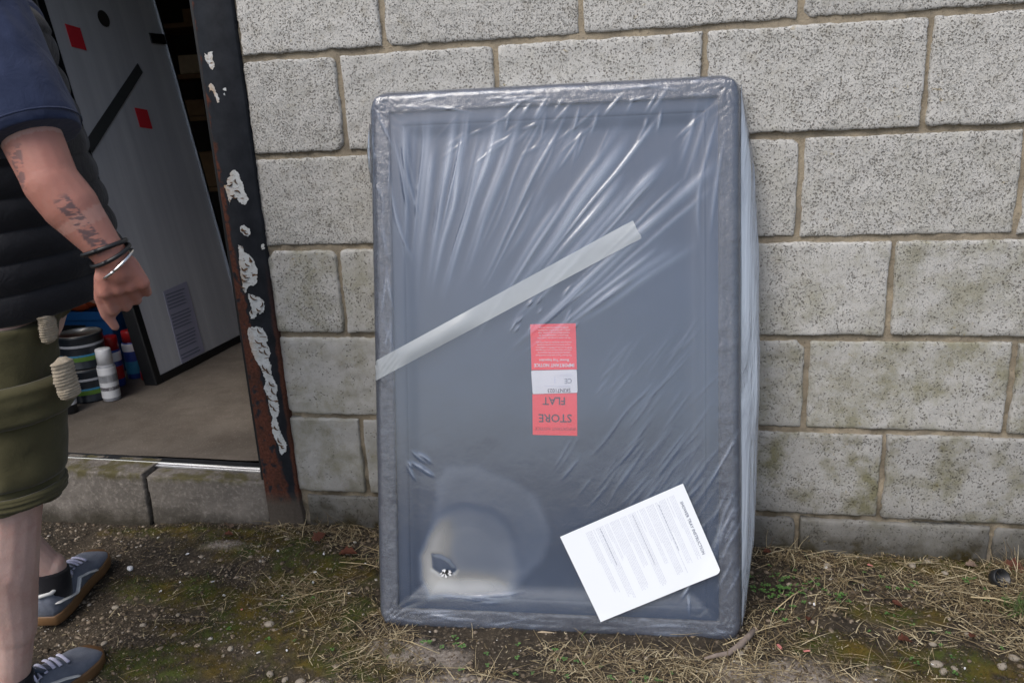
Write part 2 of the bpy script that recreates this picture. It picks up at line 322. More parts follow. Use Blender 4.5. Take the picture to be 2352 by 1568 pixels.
# ------------------------------------------------------------------ object helpers
def mesh_obj(name, me, mat=None, parent=None, smooth=False, loc=None, rot=None):
    o = bpy.data.objects.new(name, me); C.objects.link(o)
    if mat is not None:
        me.materials.clear(); me.materials.append(mat)
    if smooth: me.shade_smooth()
    if loc is not None: o.location = loc
    if rot is not None: o.rotation_euler = rot
    if parent is not None: o.parent = parent
    return o
def obj(name, bm, mat, parent=None, smooth=False, loc=None, rot=None):
    me = bpy.data.meshes.new(name); bmesh.ops.recalc_face_normals(bm, faces=bm.faces[:]); bm.to_mesh(me); bm.free()
    return mesh_obj(name, me, mat, parent, smooth, loc, rot)
def npmesh(name, V, F, attrs=None):
    """V (n,3), F (m,k) arrays of equal-sized faces"""
    me = bpy.data.meshes.new(name); V = np.asarray(V, 'f'); F = np.asarray(F, 'i'); k = F.shape[1]
    me.vertices.add(len(V)); me.vertices.foreach_set('co', V.ravel())
    me.loops.add(F.size); me.loops.foreach_set('vertex_index', F.ravel())
    me.polygons.add(len(F)); me.polygons.foreach_set('loop_start', np.arange(0, F.size, k, dtype='i'))
    me.update(calc_edges=True); me.validate()
    for a, v in (attrs or {}).items():
        at_ = me.attributes.new(a, 'FLOAT', 'POINT'); at_.data.foreach_set('value', np.asarray(v, 'f').ravel())
    return me
def tag(o, label=None, cat=None, group=None, kind=None):
    for k, v in (('label', label), ('category', cat), ('group', group), ('kind', kind)):
        if v: o[k] = v
    return o
def thing(name, label, cat, loc=(0, 0, 0), rot=(0, 0, 0), group=None):
    o = bpy.data.objects.new(name, None); C.objects.link(o); o.location = loc; o.rotation_euler = rot; o.empty_display_size = .05
    return tag(o, label, cat, group)
def box(bm, x0, x1, y0, y1, z0, z1, bev=0.):
    r = bmesh.ops.create_cube(bm, size=1); vs = r['verts']
    for v in vs: v.co = Vector(((x0 + x1) / 2 + v.co.x * (x1 - x0), (y0 + y1) / 2 + v.co.y * (y1 - y0), (z0 + z1) / 2 + v.co.z * (z1 - z0)))
    if bev: bmesh.ops.bevel(bm, geom=list({e for v in vs for e in v.link_edges}), offset=bev, segments=2, profile=.6, affect='EDGES')
    return bm
def B(*a, bev=0.): return box(bmesh.new(), *a, bev=bev)
def lathe(bm, prof, seg=24, loc=(0, 0, 0)):
    rings = []
    for r, z in prof:
        rings.append([bm.verts.new((loc[0] + r * math.cos(2 * PI * i / seg), loc[1] + r * math.sin(2 * PI * i / seg), loc[2] + z)) for i in range(seg)])
    for a, b in zip(rings, rings[1:]):
        for i in range(seg): bm.faces.new((a[i], a[(i + 1) % seg], b[(i + 1) % seg], b[i]))
    for rg in (rings[0], rings[-1]):
        try: bm.faces.new(rg)
        except ValueError: pass
    return bm
def frame_of(d, ref=Vector((0, 0, 1))):
    d = d.normalized()
    if abs(d.dot(ref)) > .98: ref = Vector((1, 0, 0))
    a = d.cross(ref).normalized(); return a, a.cross(d).normalized()
def loft(bm, rings, seg=24, cap=True, closed_profile=None):
    """rings: list of (center, axisA, axisB, ra, rb[, func(theta)->scale])"""
    R_ = []
    for rg in rings:
        c, a, b, ra, rb = rg[:5]; fn = rg[5] if len(rg) > 5 else None
        L = []
        for i in range(seg):
            th = 2 * PI * i / seg; k = fn(th) if fn else 1.
            L.append(bm.verts.new(c + a * (math.cos(th) * ra * k) + b * (math.sin(th) * rb * k)))
        R_.append(L)
    for p, q in zip(R_, R_[1:]):
        for i in range(seg): bm.faces.new((p[i], p[(i + 1) % seg], q[(i + 1) % seg], q[i]))
    if cap:
        bm.faces.new(R_[0]); bm.faces.new(R_[-1])
    return bm
def tube(bm, pts, rad, seg=8, cap=True, flat=1.):
    pts = [Vector(p) for p in pts]; rings = []; prev = None
    for i, p in enumerate(pts):
        d = (pts[min(i + 1, len(pts) - 1)] - pts[max(i - 1, 0)])
        if prev is None: a, b = frame_of(d)
        else:
            a = (prev - d.normalized() * prev.dot(d.normalized())).normalized(); b = a.cross(d.normalized())
        prev = a; r = rad[i] if isinstance(rad, (list, tuple)) else rad
        rings.append((p, a, b, r, r * flat))
    return loft(bm, rings, seg, cap)
def capsule(bm, a, b, ra, rb, seg=16, flat=None):
    a, b = Vector(a), Vector(b); d = b - a; L = d.length; d = d / L; ax, bx = frame_of(d) if flat is None else flat[0]
    ka, kb = (1, 1) if flat is None else flat[1]
    rings = []
    for k in range(5):
        t = -PI / 2 + k * PI / 10 if k else -PI / 2 + .12
        rings.append((a + d * ra * math.sin(t), ax, bx, ra * math.cos(t) * ka, ra * math.cos(t) * kb))
    for k in range(5):
        s = k / 4; rings.append((a + d * L * s, ax, bx, (ra + (rb - ra) * s) * ka, (ra + (rb - ra) * s) * kb))
    for k in range(1, 6):
        t = k * PI / 10 if k < 5 else PI / 2 - .12
        rings.append((b + d * rb * math.sin(t), ax, bx, rb * math.cos(t) * ka, rb * math.cos(t) * kb))
    return loft(bm, rings, seg)
def evaluated(bm, mods):
    me = bpy.data.meshes.new('tmp'); bmesh.ops.recalc_face_normals(bm, faces=bm.faces[:]); bm.to_mesh(me); bm.free()
    o = bpy.data.objects.new('tmp', me); C.objects.link(o)
    for t, kw in mods:
        m = o.modifiers.new(t, t)
        for k, v in kw.items(): setattr(m, k, v)
    dg = bpy.context.evaluated_depsgraph_get(); dg.update()
    r = bpy.data.meshes.new_from_object(o.evaluated_get(dg)); bpy.data.objects.remove(o); return r
def coords(me):
    a = np.empty(len(me.vertices) * 3, 'f'); me.vertices.foreach_get('co', a); return a.reshape(-1, 3)
def set_coords(me, V): me.vertices.foreach_set('co', V.astype('f').ravel()); me.update()
def normals(me):
    a = np.empty(len(me.vertices) * 3, 'f'); me.vertex_normals.foreach_get('vector', a); return a.reshape(-1, 3)
def add_attr(me, name, v):
    a = me.attributes.new(name, 'FLOAT', 'POINT'); a.data.foreach_set('value', np.asarray(v, 'f').ravel())
# numpy value noise (3D)
def _h(ix, iy, iz):
    n = (ix * 374761393 + iy * 668265263 + iz * 2147483647 % 1013904223 + 1376312589 * iz) & 0xffffffff
    n = ((n ^ (n >> 13)) * 1274126177) & 0xffffffff
    return ((n ^ (n >> 16)) & 0xffff) / 65535.
def vnoise(x, y, z=0., sc=1., oct=1):
    x = np.asarray(x, float) * sc; y = np.asarray(y, float) * sc; z = np.zeros_like(x) + np.asarray(z, float) * sc
    tot = 0; amp = 1; s = 0
    for o in range(oct):
        xi, yi, zi = np.floor(x).astype(np.int64), np.floor(y).astype(np.int64), np.floor(z).astype(np.int64)
        fx, fy, fz = x - xi, y - yi, z - zi
        fx, fy, fz = (f * f * (3 - 2 * f) for f in (fx, fy, fz)); r = 0
        for dx in (0, 1):
            for dy in (0, 1):
                for dz in (0, 1):
                    r = r + _h(xi + dx, yi + dy, zi + dz) * (fx if dx else 1 - fx) * (fy if dy else 1 - fy) * (fz if dz else 1 - fz)
        tot = tot + amp * r; s += amp; amp *= .5; x = x * 2.03 + 11.7; y = y * 2.03 + 5.1; z = z * 2.03 + 3.3
    return tot / s
def sstep(a, b, x):
    t = np.clip((x - a) / (b - a), 0, 1); return t * t * (3 - 2 * t)
def poly_sd(px, py, poly):
    """signed distance to polygon, negative inside"""
    P = np.array(poly, float); n = len(P); dmin = np.full(px.shape, 1e9); ins = np.zeros(px.shape, bool)
    for i in range(n):
        a, b = P[i], P[(i + 1) % n]; e = b - a
        wx, wy = px - a[0], py - a[1]; t = np.clip((wx * e[0] + wy * e[1]) / (e @ e), 0, 1)
        dmin = np.minimum(dmin, np.hypot(wx - e[0] * t, wy - e[1] * t))
        c = ((a[1] > py) != (b[1] > py)) & (px < (b[0] - a[0]) * (py - a[1]) / (b[1] - a[1] + 1e-12) + a[0]); ins ^= c
    return np.where(ins, -dmin, dmin)
def text_mesh(s, size, mat, parent, loc, rot, name='lettering', align='CENTER', res=2, bold=0., sx=1.):
    cu = bpy.data.curves.new('txt', 'FONT'); cu.body = s; cu.size = size; cu.align_x = align; cu.resolution_u = res; cu.offset = bold
    o = bpy.data.objects.new('txt', cu); C.objects.link(o)
    dg = bpy.context.evaluated_depsgraph_get(); dg.update()
    me = bpy.data.meshes.new_from_object(o.evaluated_get(dg)); bpy.data.objects.remove(o)
    me.transform(Matrix.Diagonal((sx, 1, 1, 1)))
    return mesh_obj(name, me, mat, parent, loc=loc, rot=rot)

# ------------------------------------------------------------------ ground
def gz_np(x, y):
    t = np.clip((x + 1.1) / .5, 0, 1); return -.03 + .035 * t + (.035 + .032 * t) * np.clip(y, -.75, 0)
MOSS = [(-.72, -.10, .18, .08), (-.62, -.34, .18, .07), (-.86, -.30, .16, .05), (-.35, -.62, .25, .06), (-.70, -.55, .2, .05), (.15, -.62, .2, .04), (.65, -.56, .2, .04), (-.46, -.42, .12, .06), (-.50, -.22, .16, .08), (-.42, -.34, .14, .06), (-.30, -.50, .16, .06), (.85, -.22, .10, .04), (.98, -.40, .22, .05), (.72, -.34, .10, .05), (1.15, -.40, .15, .08), (.90, -.36, .12, .05), (-.55, -.45, .2, .04), (1.02, -.03, .22, .03), (-.9, -.05, .3, .03)]
COB = [(-.14, -.46, .11, .045), (.0, -.55, .14, .04), (-.30, -.58, .08, .03), (-.80, -.12, .09, .02), (.62, -.44, .16, .06), (.20, -.56, .12, .03)]
def blobs(L, x, y):
    r = np.zeros_like(x)
    for cx, cy, a, b in L: r = np.maximum(r, 1 - sstep(.6, 1.3, np.hypot((x - cx) / a, (y - cy) / b) + (vnoise(x, y, 0, 18, 2) - .5) * .9))
    return r
def relief(x, y):
    return (vnoise(x, y, 0, 7, 3) - .5) * .022 + (vnoise(x, y, 4, 45, 2) - .5) * .007 + blobs(MOSS, x, y) * .006 + blobs(COB, x, y) * .006
def build_ground():
    near_x = np.arange(-1.95, 1.75, .008); near_y = np.arange(-1.35, .012, .008)
    xs = np.concatenate([[-160, -60, -20, -8, -4, -2.6, -2.1], near_x, [1.85, 2.2, 3, 6, 15, 50, 160]])
    ys = np.concatenate([[-260, -80, -25, -9, -4, -2.2, -1.6, -1.45], near_y])
    X, Y = np.meshgrid(xs, ys); Z = gz_np(X, Y)
    near = sstep(-2.0, -1.8, X) * (1 - sstep(1.6, 1.8, X)) * sstep(-1.4, -1.25, Y)
    Z = Z + relief(X, Y) * near
    # scooped a little against the wall foot
    n, m = X.shape; idx = np.arange(n * m).reshape(n, m)
    F = np.stack([idx[:-1, :-1], idx[:-1, 1:], idx[1:, 1:], idx[1:, :-1]], -1).reshape(-1, 4)
    me = npmesh('ground', np.stack([X, Y, Z], -1).reshape(-1, 3), F, {'moss': (blobs(MOSS, X, Y) * near).ravel(), 'cobble': (blobs(COB, X, Y) * near).ravel()})
    tag(mesh_obj('ground', me, M['earth'], smooth=True), 'dark earth and broken concrete yard in front of the block wall', kind='structure')
build_ground()
def gh(x, y): return gz_np(x, y) + relief(x, y)

# ------------------------------------------------------------------ block wall
wall = thing('block_wall', 'grey porous concrete block wall behind the wrapped shower tray', 'wall', (0, 0, 0))
CY = [0.10, .325, .55, .775, 1.0, 1.225, 1.45]          # bed joints
def block_mesh(w, h, seed, rag=1.):
    nx, nz = max(6, int(w / .009)), max(6, int(h / .009))
    ex = [0, .0015, .005]; xs = np.array(ex + list(np.linspace(.012, w - .012, nx)) + [w - e for e in ex[::-1]])
    zs = np.array(ex + list(np.linspace(.012, h - .012, nz)) + [h - e for e in ex[::-1]])
    X, Z = np.meshgrid(xs, zs); Y = np.zeros_like(X)
    e = np.minimum(np.minimum(X, w - X), np.minimum(Z, h - Z))
    Y += np.where(e < .0005, .012, np.where(e < .002, .0018, np.where(e < .006, .0003, 0)))
    s = seed * 3.7
    Y += (vnoise(X, Z, s, 60, 2) - .5) * .0045 + (vnoise(X, Z, s, 9, 2) - .5) * .003
    # ragged outline
    wob = lambda a, b: ((vnoise(a, b, s + 9, 140, 2) - .5) * .005 + (vnoise(a, b, s + 3, 22, 1) - .5) * .005) * rag
    bx = np.exp(-np.minimum(X, w - X) / .010); bz = np.exp(-np.minimum(Z, h - Z) / .010)
    X2 = X + wob(Z, X) * bx; Z2 = Z + wob(X, Z) * bz
    # corner chips
    r = np.random.default_rng(seed)
    for cx_, cz_ in ((0, 0), (w, 0), (0, h), (w, h)):
        q = r.uniform(.002, .020) if r.uniform() < .3 else .003; dd = np.hypot(X - cx_, Z - cz_); Y += np.maximum(0, q - dd) * r.uniform(.4, 1.1)
        X2 += (w / 2 - X) / w * 2 * np.maximum(0, q - dd) * .35; Z2 += (h / 2 - Z) / h * 2 * np.maximum(0, q - dd) * .35
    V = np.stack([X2, Y, Z2], -1).reshape(-1, 3); n, m = X.shape; idx = np.arange(n * m).reshape(n, m)
    F = np.stack([idx[:-1, :-1], idx[:-1, 1:], idx[1:, 1:], idx[1:, :-1]], -1).reshape(-1, 4)
    # back ring
    per = np.concatenate([idx[0, :], idx[1:, -1], idx[-1, -2::-1], idx[-2:0:-1, 0]]); bk = V[per].copy(); bk[:, 1] = .10
    b0 = len(V); V = np.vstack([V, bk]); k = len(per); j = np.arange(k)
    F2 = np.stack([per[j], b0 + j, b0 + (j + 1) % k, per[(j + 1) % k]], -1)
    return npmesh('block', V, np.vstack([F, F2]))
RX = -.630                                                    # wall edge beside the door post
rows = {
    -1: [-.61, -.20, .18, .679, 1.11, 1.56],
    0: [-.63, -.427, -.02, .42, .861, 1.30],
    1: [-.63, -.21, .235, .678, 1.109, 1.55],
    2: [-.63, -.438, -.03, .40, .843, 1.29],
    3: [-.628, -.22, .22, .643, 1.078, 1.53],
    4: [-.625, -.386, -.016, .437, .878, 1.33],
    5: [-.622, -.27, .178, .627, 1.07, 1.52],
}
look = {  # row: brightness, pores, algae
    -1: (.56, .50, .45), 0: (.70, .60, 1.), 1: (.82, .70, .85), 2: (.90, .75, .55), 3: (.97, .9, .2), 4: (1.0, .95, .1), 5: (1.03, 1., .06)}
k = 0
for r_, xs in rows.items():
    z0, z1 = (CY[r_], CY[r_ + 1]) if r_ >= 0 else (-.125, CY[0])
    for i, (a, b) in enumerate(zip(xs, xs[1:])):
        k += 1; g = .0055
        l = a + (g if i else .002); w_ = b - g - l; h_ = z1 - z0 - .0125
        o = mesh_obj('block', block_mesh(w_, h_, k, 1.), M['block'], wall, smooth=True, loc=(l, -.001 + rng.uniform(-.003, .003), z0 + .00625))
        o.rotation_euler = (rng.uniform(-.004, .004), rng.uniform(-.003, .003), rng.uniform(-.004, .004))
        br, po, al = look[r_]; left = b < .1
        br *= rng.uniform(.95, 1.05); po *= rng.uniform(.85, 1.1)
        if left and r_ in (0, 1): po *= .45; al *= .55; br *= 1.08
        if left and r_ == 2: po *= .9
        if r_ == -1 and i == 0: br *= 1.05
        o.color = (br, po, al * rng.uniform(.8, 1.2), 1)
# mortar bed behind, recessed about a centimetre
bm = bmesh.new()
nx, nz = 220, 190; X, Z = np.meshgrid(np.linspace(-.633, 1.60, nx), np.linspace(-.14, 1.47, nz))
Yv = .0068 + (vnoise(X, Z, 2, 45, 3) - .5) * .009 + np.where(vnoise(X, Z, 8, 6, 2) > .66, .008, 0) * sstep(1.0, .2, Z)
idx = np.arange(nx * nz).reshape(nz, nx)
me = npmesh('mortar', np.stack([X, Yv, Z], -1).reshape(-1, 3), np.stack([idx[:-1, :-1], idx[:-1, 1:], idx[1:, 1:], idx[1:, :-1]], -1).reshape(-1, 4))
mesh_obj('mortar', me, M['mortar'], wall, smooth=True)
# the wall goes on above and beside what the photograph shows: coarse blocks joined
bm = bmesh.new()
for j in range(5):
    z0 = 1.45 + .225 * j
    for i in range(-12, 9):
        x0 = .18 + .45 * i + (.225 if j % 2 else 0)
        if z0 < 2.0 and x0 < -.62 and x0 + .44 > -1.85: continue
        box(bm, x0 + .006, x0 + .444, 0, .1, z0 + .006, z0 + .219, .003)
for j in range(-1, 6):
    z0 = .10 + .225 * j
    for i in range(3): box(bm, 1.60 + .45 * i, 2.038 + .45 * i, 0, .1, z0 + .006, z0 + .219, .003)
    for i in range(3): box(bm, -2.30 - .45 * i, -1.862 - .45 * i, 0, .1, z0 + .006, z0 + .219, .003)
o = obj('outer_blocks', bm, M['block'], wall); o['kind'] = 'stuff'; o.color = (1, .8, .1, 1)
obj('mortar', B(1.59, 2.95, .012, .10, -.14, 1.45), M['mortar'], wall); obj('mortar', B(-3.3, -1.86, .012, .10, -.14, 1.45), M['mortar'], wall)
obj('mortar', B(-3.3, 2.95, .013, .10, 2.0, 2.57), M['mortar'], wall); obj('mortar', B(-.62, 2.95, .014, .10, 1.45, 2.0), M['mortar'], wall)
obj('wall_core', B(-.630, 3.0, .102, .20, -.14, 2.57), M['shedwall'], wall)

# ------------------------------------------------------------------ door frame, threshold
PX0 = -.725
frame = thing('door_frame', 'black painted steel door frame with rust and chipped white patches', 'door frame', (PX0, -.010, 0))
def post_mesh():
    n = 160; zs = np.linspace(-.03, 2.05, n); V = []
    for z in zs:
        w = .100 if z > .07 else .100 + (.07 - z) * .05
        j = (float(vnoise(z, 1, 0, 30, 2)) - .5) * (.004 if z < .6 else .0015)
        V += [(0, .10, z), (0, .002, z), (.002, 0, z), (w - .002 + j, 0, z), (w + j, .002, z), (w + j, .10, z)]
    V = np.array(V); idx = np.arange(n * 6).reshape(n, 6)
    F = np.stack([idx[:-1, :-1], idx[:-1, 1:], idx[1:, 1:], idx[1:, :-1]], -1).reshape(-1, 4)
    return npmesh('post', V, F)
mesh_obj('post', post_mesh(), M['post'], frame)
obj('door_seal', B(-.013, -.001, .012, .055, .13, 2.03, bev=.002), M['rubber'], frame)
obj('door_rebate', B(-.030, -.014, .056, .10, .13, 2.03, bev=.002), M['black'], frame)
obj('post', B(-1.235, -1.125, 0, .1, -.03, 2.05, bev=.003), M['post'], frame)
obj('lintel', B(-1.235, .10, -.002, .1, 2.051, 2.15, bev=.003), M['post'], frame)
Rg = lambda x, y: (408.3 + .5785 * x, 317.6 + .5787 * y)
Ru = lambda x, y: (453.7 + .2894 * x, .2894 * y)
patches = [
    [Rg(*q) for q in [(222,125),(240,135),(248,160),(258,180),(262,205),(272,225),(280,245),(270,262),(255,262),(240,250),(232,235),(215,240),(205,262),(200,235),(190,205),(183,185),(195,185),(197,160),(208,150),(210,130)]],
    [Rg(*q) for q in [(245,352),(262,345),(285,360),(290,378),(280,390),(262,385),(250,372)]],
    [Rg(*q) for q in [(240,425),(258,430),(262,450),(280,462),(300,480),(308,505),(316,520),(314,555),(315,575),(300,585),(285,583),(275,600),(268,615),(258,600),(255,570),(250,540),(245,500),(242,460)]],
    [Rg(*q) for q in [(280,615),(305,625),(325,632),(340,645),(345,665),(340,690),(325,698),(318,690),(305,715),(290,715),(285,690),(295,675),(285,650),(280,630)]],
    [Rg(*q) for q in [(280,752),(310,748),(335,755),(350,775),(358,800),(350,812),(365,835),(368,855),(360,875),(370,900),(372,940),(385,965),(397,990),(390,1020),(400,1050),(402,1085),(392,1110),(402,1150),(420,1190),(433,1215),(430,1240),(412,1258),(402,1240),(400,1215),(385,1190),(375,1165),(372,1130),(378,1110),(365,1080),(360,1050),(355,1020),(340,990),(350,965),(340,940),(330,910),(310,880),(295,850),(285,810),(275,775)]],
    [Ru(*q) for q in [(50,420),(65,430),(75,440),(95,410),(118,415),(122,450),(115,475),(132,500),(135,530),(120,552),(98,540),(92,510),(75,505),(60,470)]],
    [Ru(*q) for q in [(88,675),(110,662),(130,685),(150,740),(172,790),(172,812),(158,815),(140,770),(125,730),(105,715),(95,735)]],
    [Ru(*q) for q in [(205,703),(225,703),(225,718),(205,718)]], [Ru(*q) for q in [(206,740),(218,740),(218,753),(206,753)]],
    [Rg(*q) for q in [(330,422),(342,420),(345,438),(333,442)]],
]
for pl in patches:
    pts = []
    for i in range(len(pl)):
        a = at(*pl[i], -.011); b = at(*pl[(i + 1) % len(pl)], -.011); m_ = max(1, int((b - a).length / .0028))
        for s_ in range(m_):
            q = a.lerp(b, s_ / m_); pts.append((q.x + rng.uniform(-.0016, .0016), q.z + rng.uniform(-.0016, .0016)))
    bm = bmesh.new(); vs = [bm.verts.new((x - PX0, 0, z)) for x, z in pts]
    f = bm.faces.new(vs); r = bmesh.ops.extrude_face_region(bm, geom=[f])
    for v in r['geom']:
        if isinstance(v, bmesh.types.BMVert): v.co.y -= .0009
    bmesh.ops.triangulate(bm, faces=bm.faces[:])
    obj('paint_patch', bm, M['flake'], frame)
# gouges cut into the patches: short raised crescent lips of brown filler
for (x, y, l, a_) in [(205,182,30,-20),(232,172,26,70),(235,215,34,200),(225,232,30,20),(215,225,22,-10),(262,362,26,30),(270,375,24,30),(256,365,18,40),(262,520,30,40),(270,545,40,25),(262,560,34,20),(275,500,26,30),(290,480,22,60),(258,590,24,30),(300,630,46,35),(330,660,30,-60),(320,680,26,30),(295,690,22,80),(325,765,36,50),(320,805,44,20),(340,820,36,45),(350,850,32,60),(330,845,26,30),(345,910,40,50),(360,925,36,60),(372,975,38,40),(380,1005,40,60),(365,1030,36,50),(372,1060,30,50),(385,1075,26,60),(390,1150,30,50),(405,1200,40,60),(415,1225,24,30)]:
    c = at(*Rg(x, y), -.013); L = l * .5785 * .00088; an = math.radians(-a_); pts = []
    for i in range(6):
        s_ = i / 5 - .5; px = s_ * L; pz = -.25 * L * (1 - 4 * s_ * s_)
        pts.append((c.x - PX0 + px * math.cos(an) - pz * math.sin(an), -.0018, c.z + px * math.sin(an) + pz * math.cos(an)))
    obj('gouge', tube(bmesh.new(), pts, [.0008, .0022, .0030, .0028, .002, .0007], 6, flat=.6), M.setdefault('gouge', plain('brown_filler', (.095, .048, .020), .8, var=.5, scale=90, bump=.6)), frame)

thr = thing('door_step', 'low stained concrete step under the open doorway', 'step', (-1.04, 0, 0))
def step_block(x0, x1, zt, seed):
    w, h = x1 - x0, zt + .15; me = block_mesh(w, h, seed, .8); V = coords(me)
    # top surface runs back to the sill
    V[:, 0] += x0 + 1.04; V[:, 2] += -.15
    set_coords(me, V); return me
mesh_obj('step_block', step_block(-1.86, -1.108, .1335, 301), M['step'], thr, True, loc=(0, -.004, 0), rot=(0, .014, 0))
mesh_obj('step_block', step_block(-1.100, -.728, .127, 302), M['step'], thr, True, loc=(0, .001, 0), rot=(0, .014, 0))
def rough_slab(x0, x1, y0, y1, z, amp, seed, nx=90, ny=24, tilt=0.):
    X, Y = np.meshgrid(np.linspace(x0, x1, nx), np.linspace(y0, y1, ny)); Z = z + (vnoise(X, Y, seed, 40, 3) - .5) * amp + (X - (x0 + x1) / 2) * -tilt
    idx = np.arange(nx * ny).reshape(ny, nx)
    return npmesh('slab', np.stack([X, Y, Z], -1).reshape(-1, 3), np.stack([idx[:-1, :-1], idx[:-1, 1:], idx[1:, 1:], idx[1:, :-1]], -1).reshape(-1, 4))
mesh_obj('step_top', rough_slab(-.82, .312, .006, .14, .120, .007, 5, tilt=.014), M['step'], thr, True)
sill = thing('door_sill', 'worn aluminium and black threshold strip across the doorway', 'door sill', (-1.30, .075, .125), (0, .014, 0))
obj('front_strip', B(-.56, .570, -.020, .006, -.004, .010, bev=.002), M['steel'], sill)
obj('bright_nosing', B(-.56, .545, -.006, .001, .0105, .0165, bev=.0022), M['brightalu'], sill)
obj('rubber_insert', B(-.56, .570, .0065, .034, -.004, .012, bev=.002), M['darksteel'], sill)

# ------------------------------------------------------------------ shed interior
ZF = .137
nx, ny = 120, 120
X, Y = np.meshgrid(np.linspace(-4.2, 1.2, nx), np.concatenate([np.linspace(.108, .6, 40), np.linspace(.62, 3.6, 80)]))
Z = ZF + (vnoise(X, Y, 3, 14, 3) - .5) * .006; idx = np.arange(nx * ny).reshape(ny, nx)
tag(mesh_obj('shed_floor', npmesh('shed_floor', np.stack([X, Y, Z], -1).reshape(-1, 3), np.stack([idx[:-1, :-1], idx[:-1, 1:], idx[1:, 1:], idx[1:, :-1]], -1).reshape(-1, 4)), M['floor'], smooth=True), 'dusty brown concrete floor inside the shed', kind='structure')
for nm, a in (('shed_wall_back', (-4.2, 1.2, 3.6, 3.7, 0, 2.5)), ('shed_wall_left', (-4.3, -4.2, .1, 3.7, 0, 2.5)), ('shed_wall_right', (1.2, 1.3, .2, 3.7, 0, 2.5)), ('shed_ceiling', (-4.3, 1.3, .1, 3.7, 2.5, 2.58))):
    tag(obj(nm, B(*a), M['shedwall']), kind='structure')
# second tray, standing inside
A0 = Vector((-1.540, .741, ZF)); ev = Vector((.0462, .9989, 0)).normalized(); lean = .14
nv = Vector((ev.y, -ev.x, 0)); upv = math.cos(lean) * Vector((0, 0, 1)) - math.sin(lean) * nv; fn = upv.cross(ev)
if fn.x < 0: fn = -fn
t2 = thing('packaged_tray', 'tall pale grey wrapped tray with two red labels leaning inside the dark doorway', 'packaged tray', A0)
t2.rotation_euler = Matrix((ev, -fn, upv)).transposed().to_euler()       # local x along, -y out, z up
WI, HI = .60, 1.62
obj('panel_face', B(0, WI, -.004, .03, .03, HI - .03, bev=.003), M['panel'], t2)
for a in ((-.034, .001, -.006, .05, 0, HI), (WI - .001, WI + .02, -.006, .05, 0, HI)): obj('edge_guard', B(*a, bev=.005), M['black'], t2)
for a in ((.002, WI - .002, -.007, .05, .0, .031), (.002, WI - .002, -.007, .05, HI - .031, HI)): obj('edge_guard', B(*a, bev=.005), M['black'], t2)
bm = bmesh.new(); tube(bm, [(WI - .006, -.009, z) for z in np.linspace(.06, HI, 20)], .006, 8, flat=.6); obj('film_fold', bm, M['loose'], t2, True)
def sheet(bm, pts, y, th=.0008):
    vs = [bm.verts.new((x, y, z)) for x, z in pts]; f = bm.faces.new(vs); r = bmesh.ops.extrude_face_region(bm, geom=[f])
    for v in r['geom']:
        if isinstance(v, bmesh.types.BMVert): v.co.y += th
    return bm
obj('red_label', sheet(bmesh.new(), [(.060, 1.312), (.060, 1.235), (.128, 1.225), (.128, 1.302)], -.0065), M['red'], t2)
obj('red_label', sheet(bmesh.new(), [(.292, 1.022), (.292, .948), (.362, .938), (.362, 1.012)], -.0065), M['red'], t2)
obj('black_tape', sheet(bmesh.new(), [(-.01, .915), (.385, 1.19), (.40, 1.155), (.0, .868)], -.0068), M['greytape'], t2)
pp = obj('paper_sheet', sheet(bmesh.new(), [(.148, .325), (.300, .332), (.286, .036), (.131, .033)], -.0065), plain('dim_lilac_paper', (.46, .46, .60), .6, var=.05), t2)
bm = bmesh.new()
for i in range(20):
    zz = .31 - i * .0135
    if i % 6 == 5: continue
    x0 = .155 - (i * .0009); sheet(bm, [(x0, zz), (x0 + rng.uniform(.09, .13), zz), (x0 + .12, zz - .005), (x0, zz - .005)], -.0072, .0003)
obj('print_lines', bm, M['inkg'], pp); bm = bmesh.new()
lathe(bm, [(.0, 0), (.028, 0), (.030, .001), (.0, .0012)], 20); o = obj('round_hole', bm, M['shedwall'], t2, loc=(.265, -.0066, 1.345), rot=(PI / 2, 0, 0))
obj('strap_clip', B(.50, .60, -.014, -.0075, 1.27, 1.31, bev=.003), M['black'], t2)

def can(name, label, cat, x, y, r, h, body, cap_r, cap_h, cap, bands=(), grp=None, z=ZF + .002, dome=True):
    t = thing(name, label, cat, (x, y, z), (0, 0, rng.uniform(0, 6)), grp)
    pr = [(r * .94, 0), (r, .003), (r, h - .014), (r * .96, h - .008)] + ([(r * .7, h)] if dome else [(r * .96, h)])
    obj('can_body', lathe(bmesh.new(), pr, 28), M[body], t, True)
    for z0, z1, mt in bands: obj('label_band', lathe(bmesh.new(), [(r + .0004, z0), (r + .0012, z0 + .001), (r + .0012, z1 - .001), (r + .0004, z1)], 28), M[mt], t)
    if cap: obj('cap', lathe(bmesh.new(), [(cap_r, h - .006), (cap_r, h + cap_h - .004), (cap_r * .93, h + cap_h), (cap_r * .3, h + cap_h + .001)], 24), M[cap], t, True)
    return t
can('spray_can', 'white capped spray can in front of the two stacked paint tins', 'spray can', -1.615, .555, .030, .140, 'greyp', .026, .052, 'whitep', [(.012, .125, 'whitep'), (.04, .055, 'ink'), (.07, .10, 'greyp')])
can('spray_can', 'blue spray can with red cap directly right of the paint tins', 'spray can', -1.70, .70, .031, .15, 'bluel', .029, .045, 'redp', [(.10, .135, 'whitep'), (.03, .08, 'redp')])
can('spray_can', 'blue spray can with red cap farther back beside the red bottle', 'spray can', -1.69, .80, .031, .15, 'bluel', .027, .04, 'redp', [(.11, .14, 'whitep'), (.02, .07, 'cyan')])
can('spray_can', 'dark blue can with pale lid behind the red capped cans', 'spray can', -1.66, .90, .028, .13, 'bluel', .024, .03, 'greyp', [(.06, .10, 'whitep')])
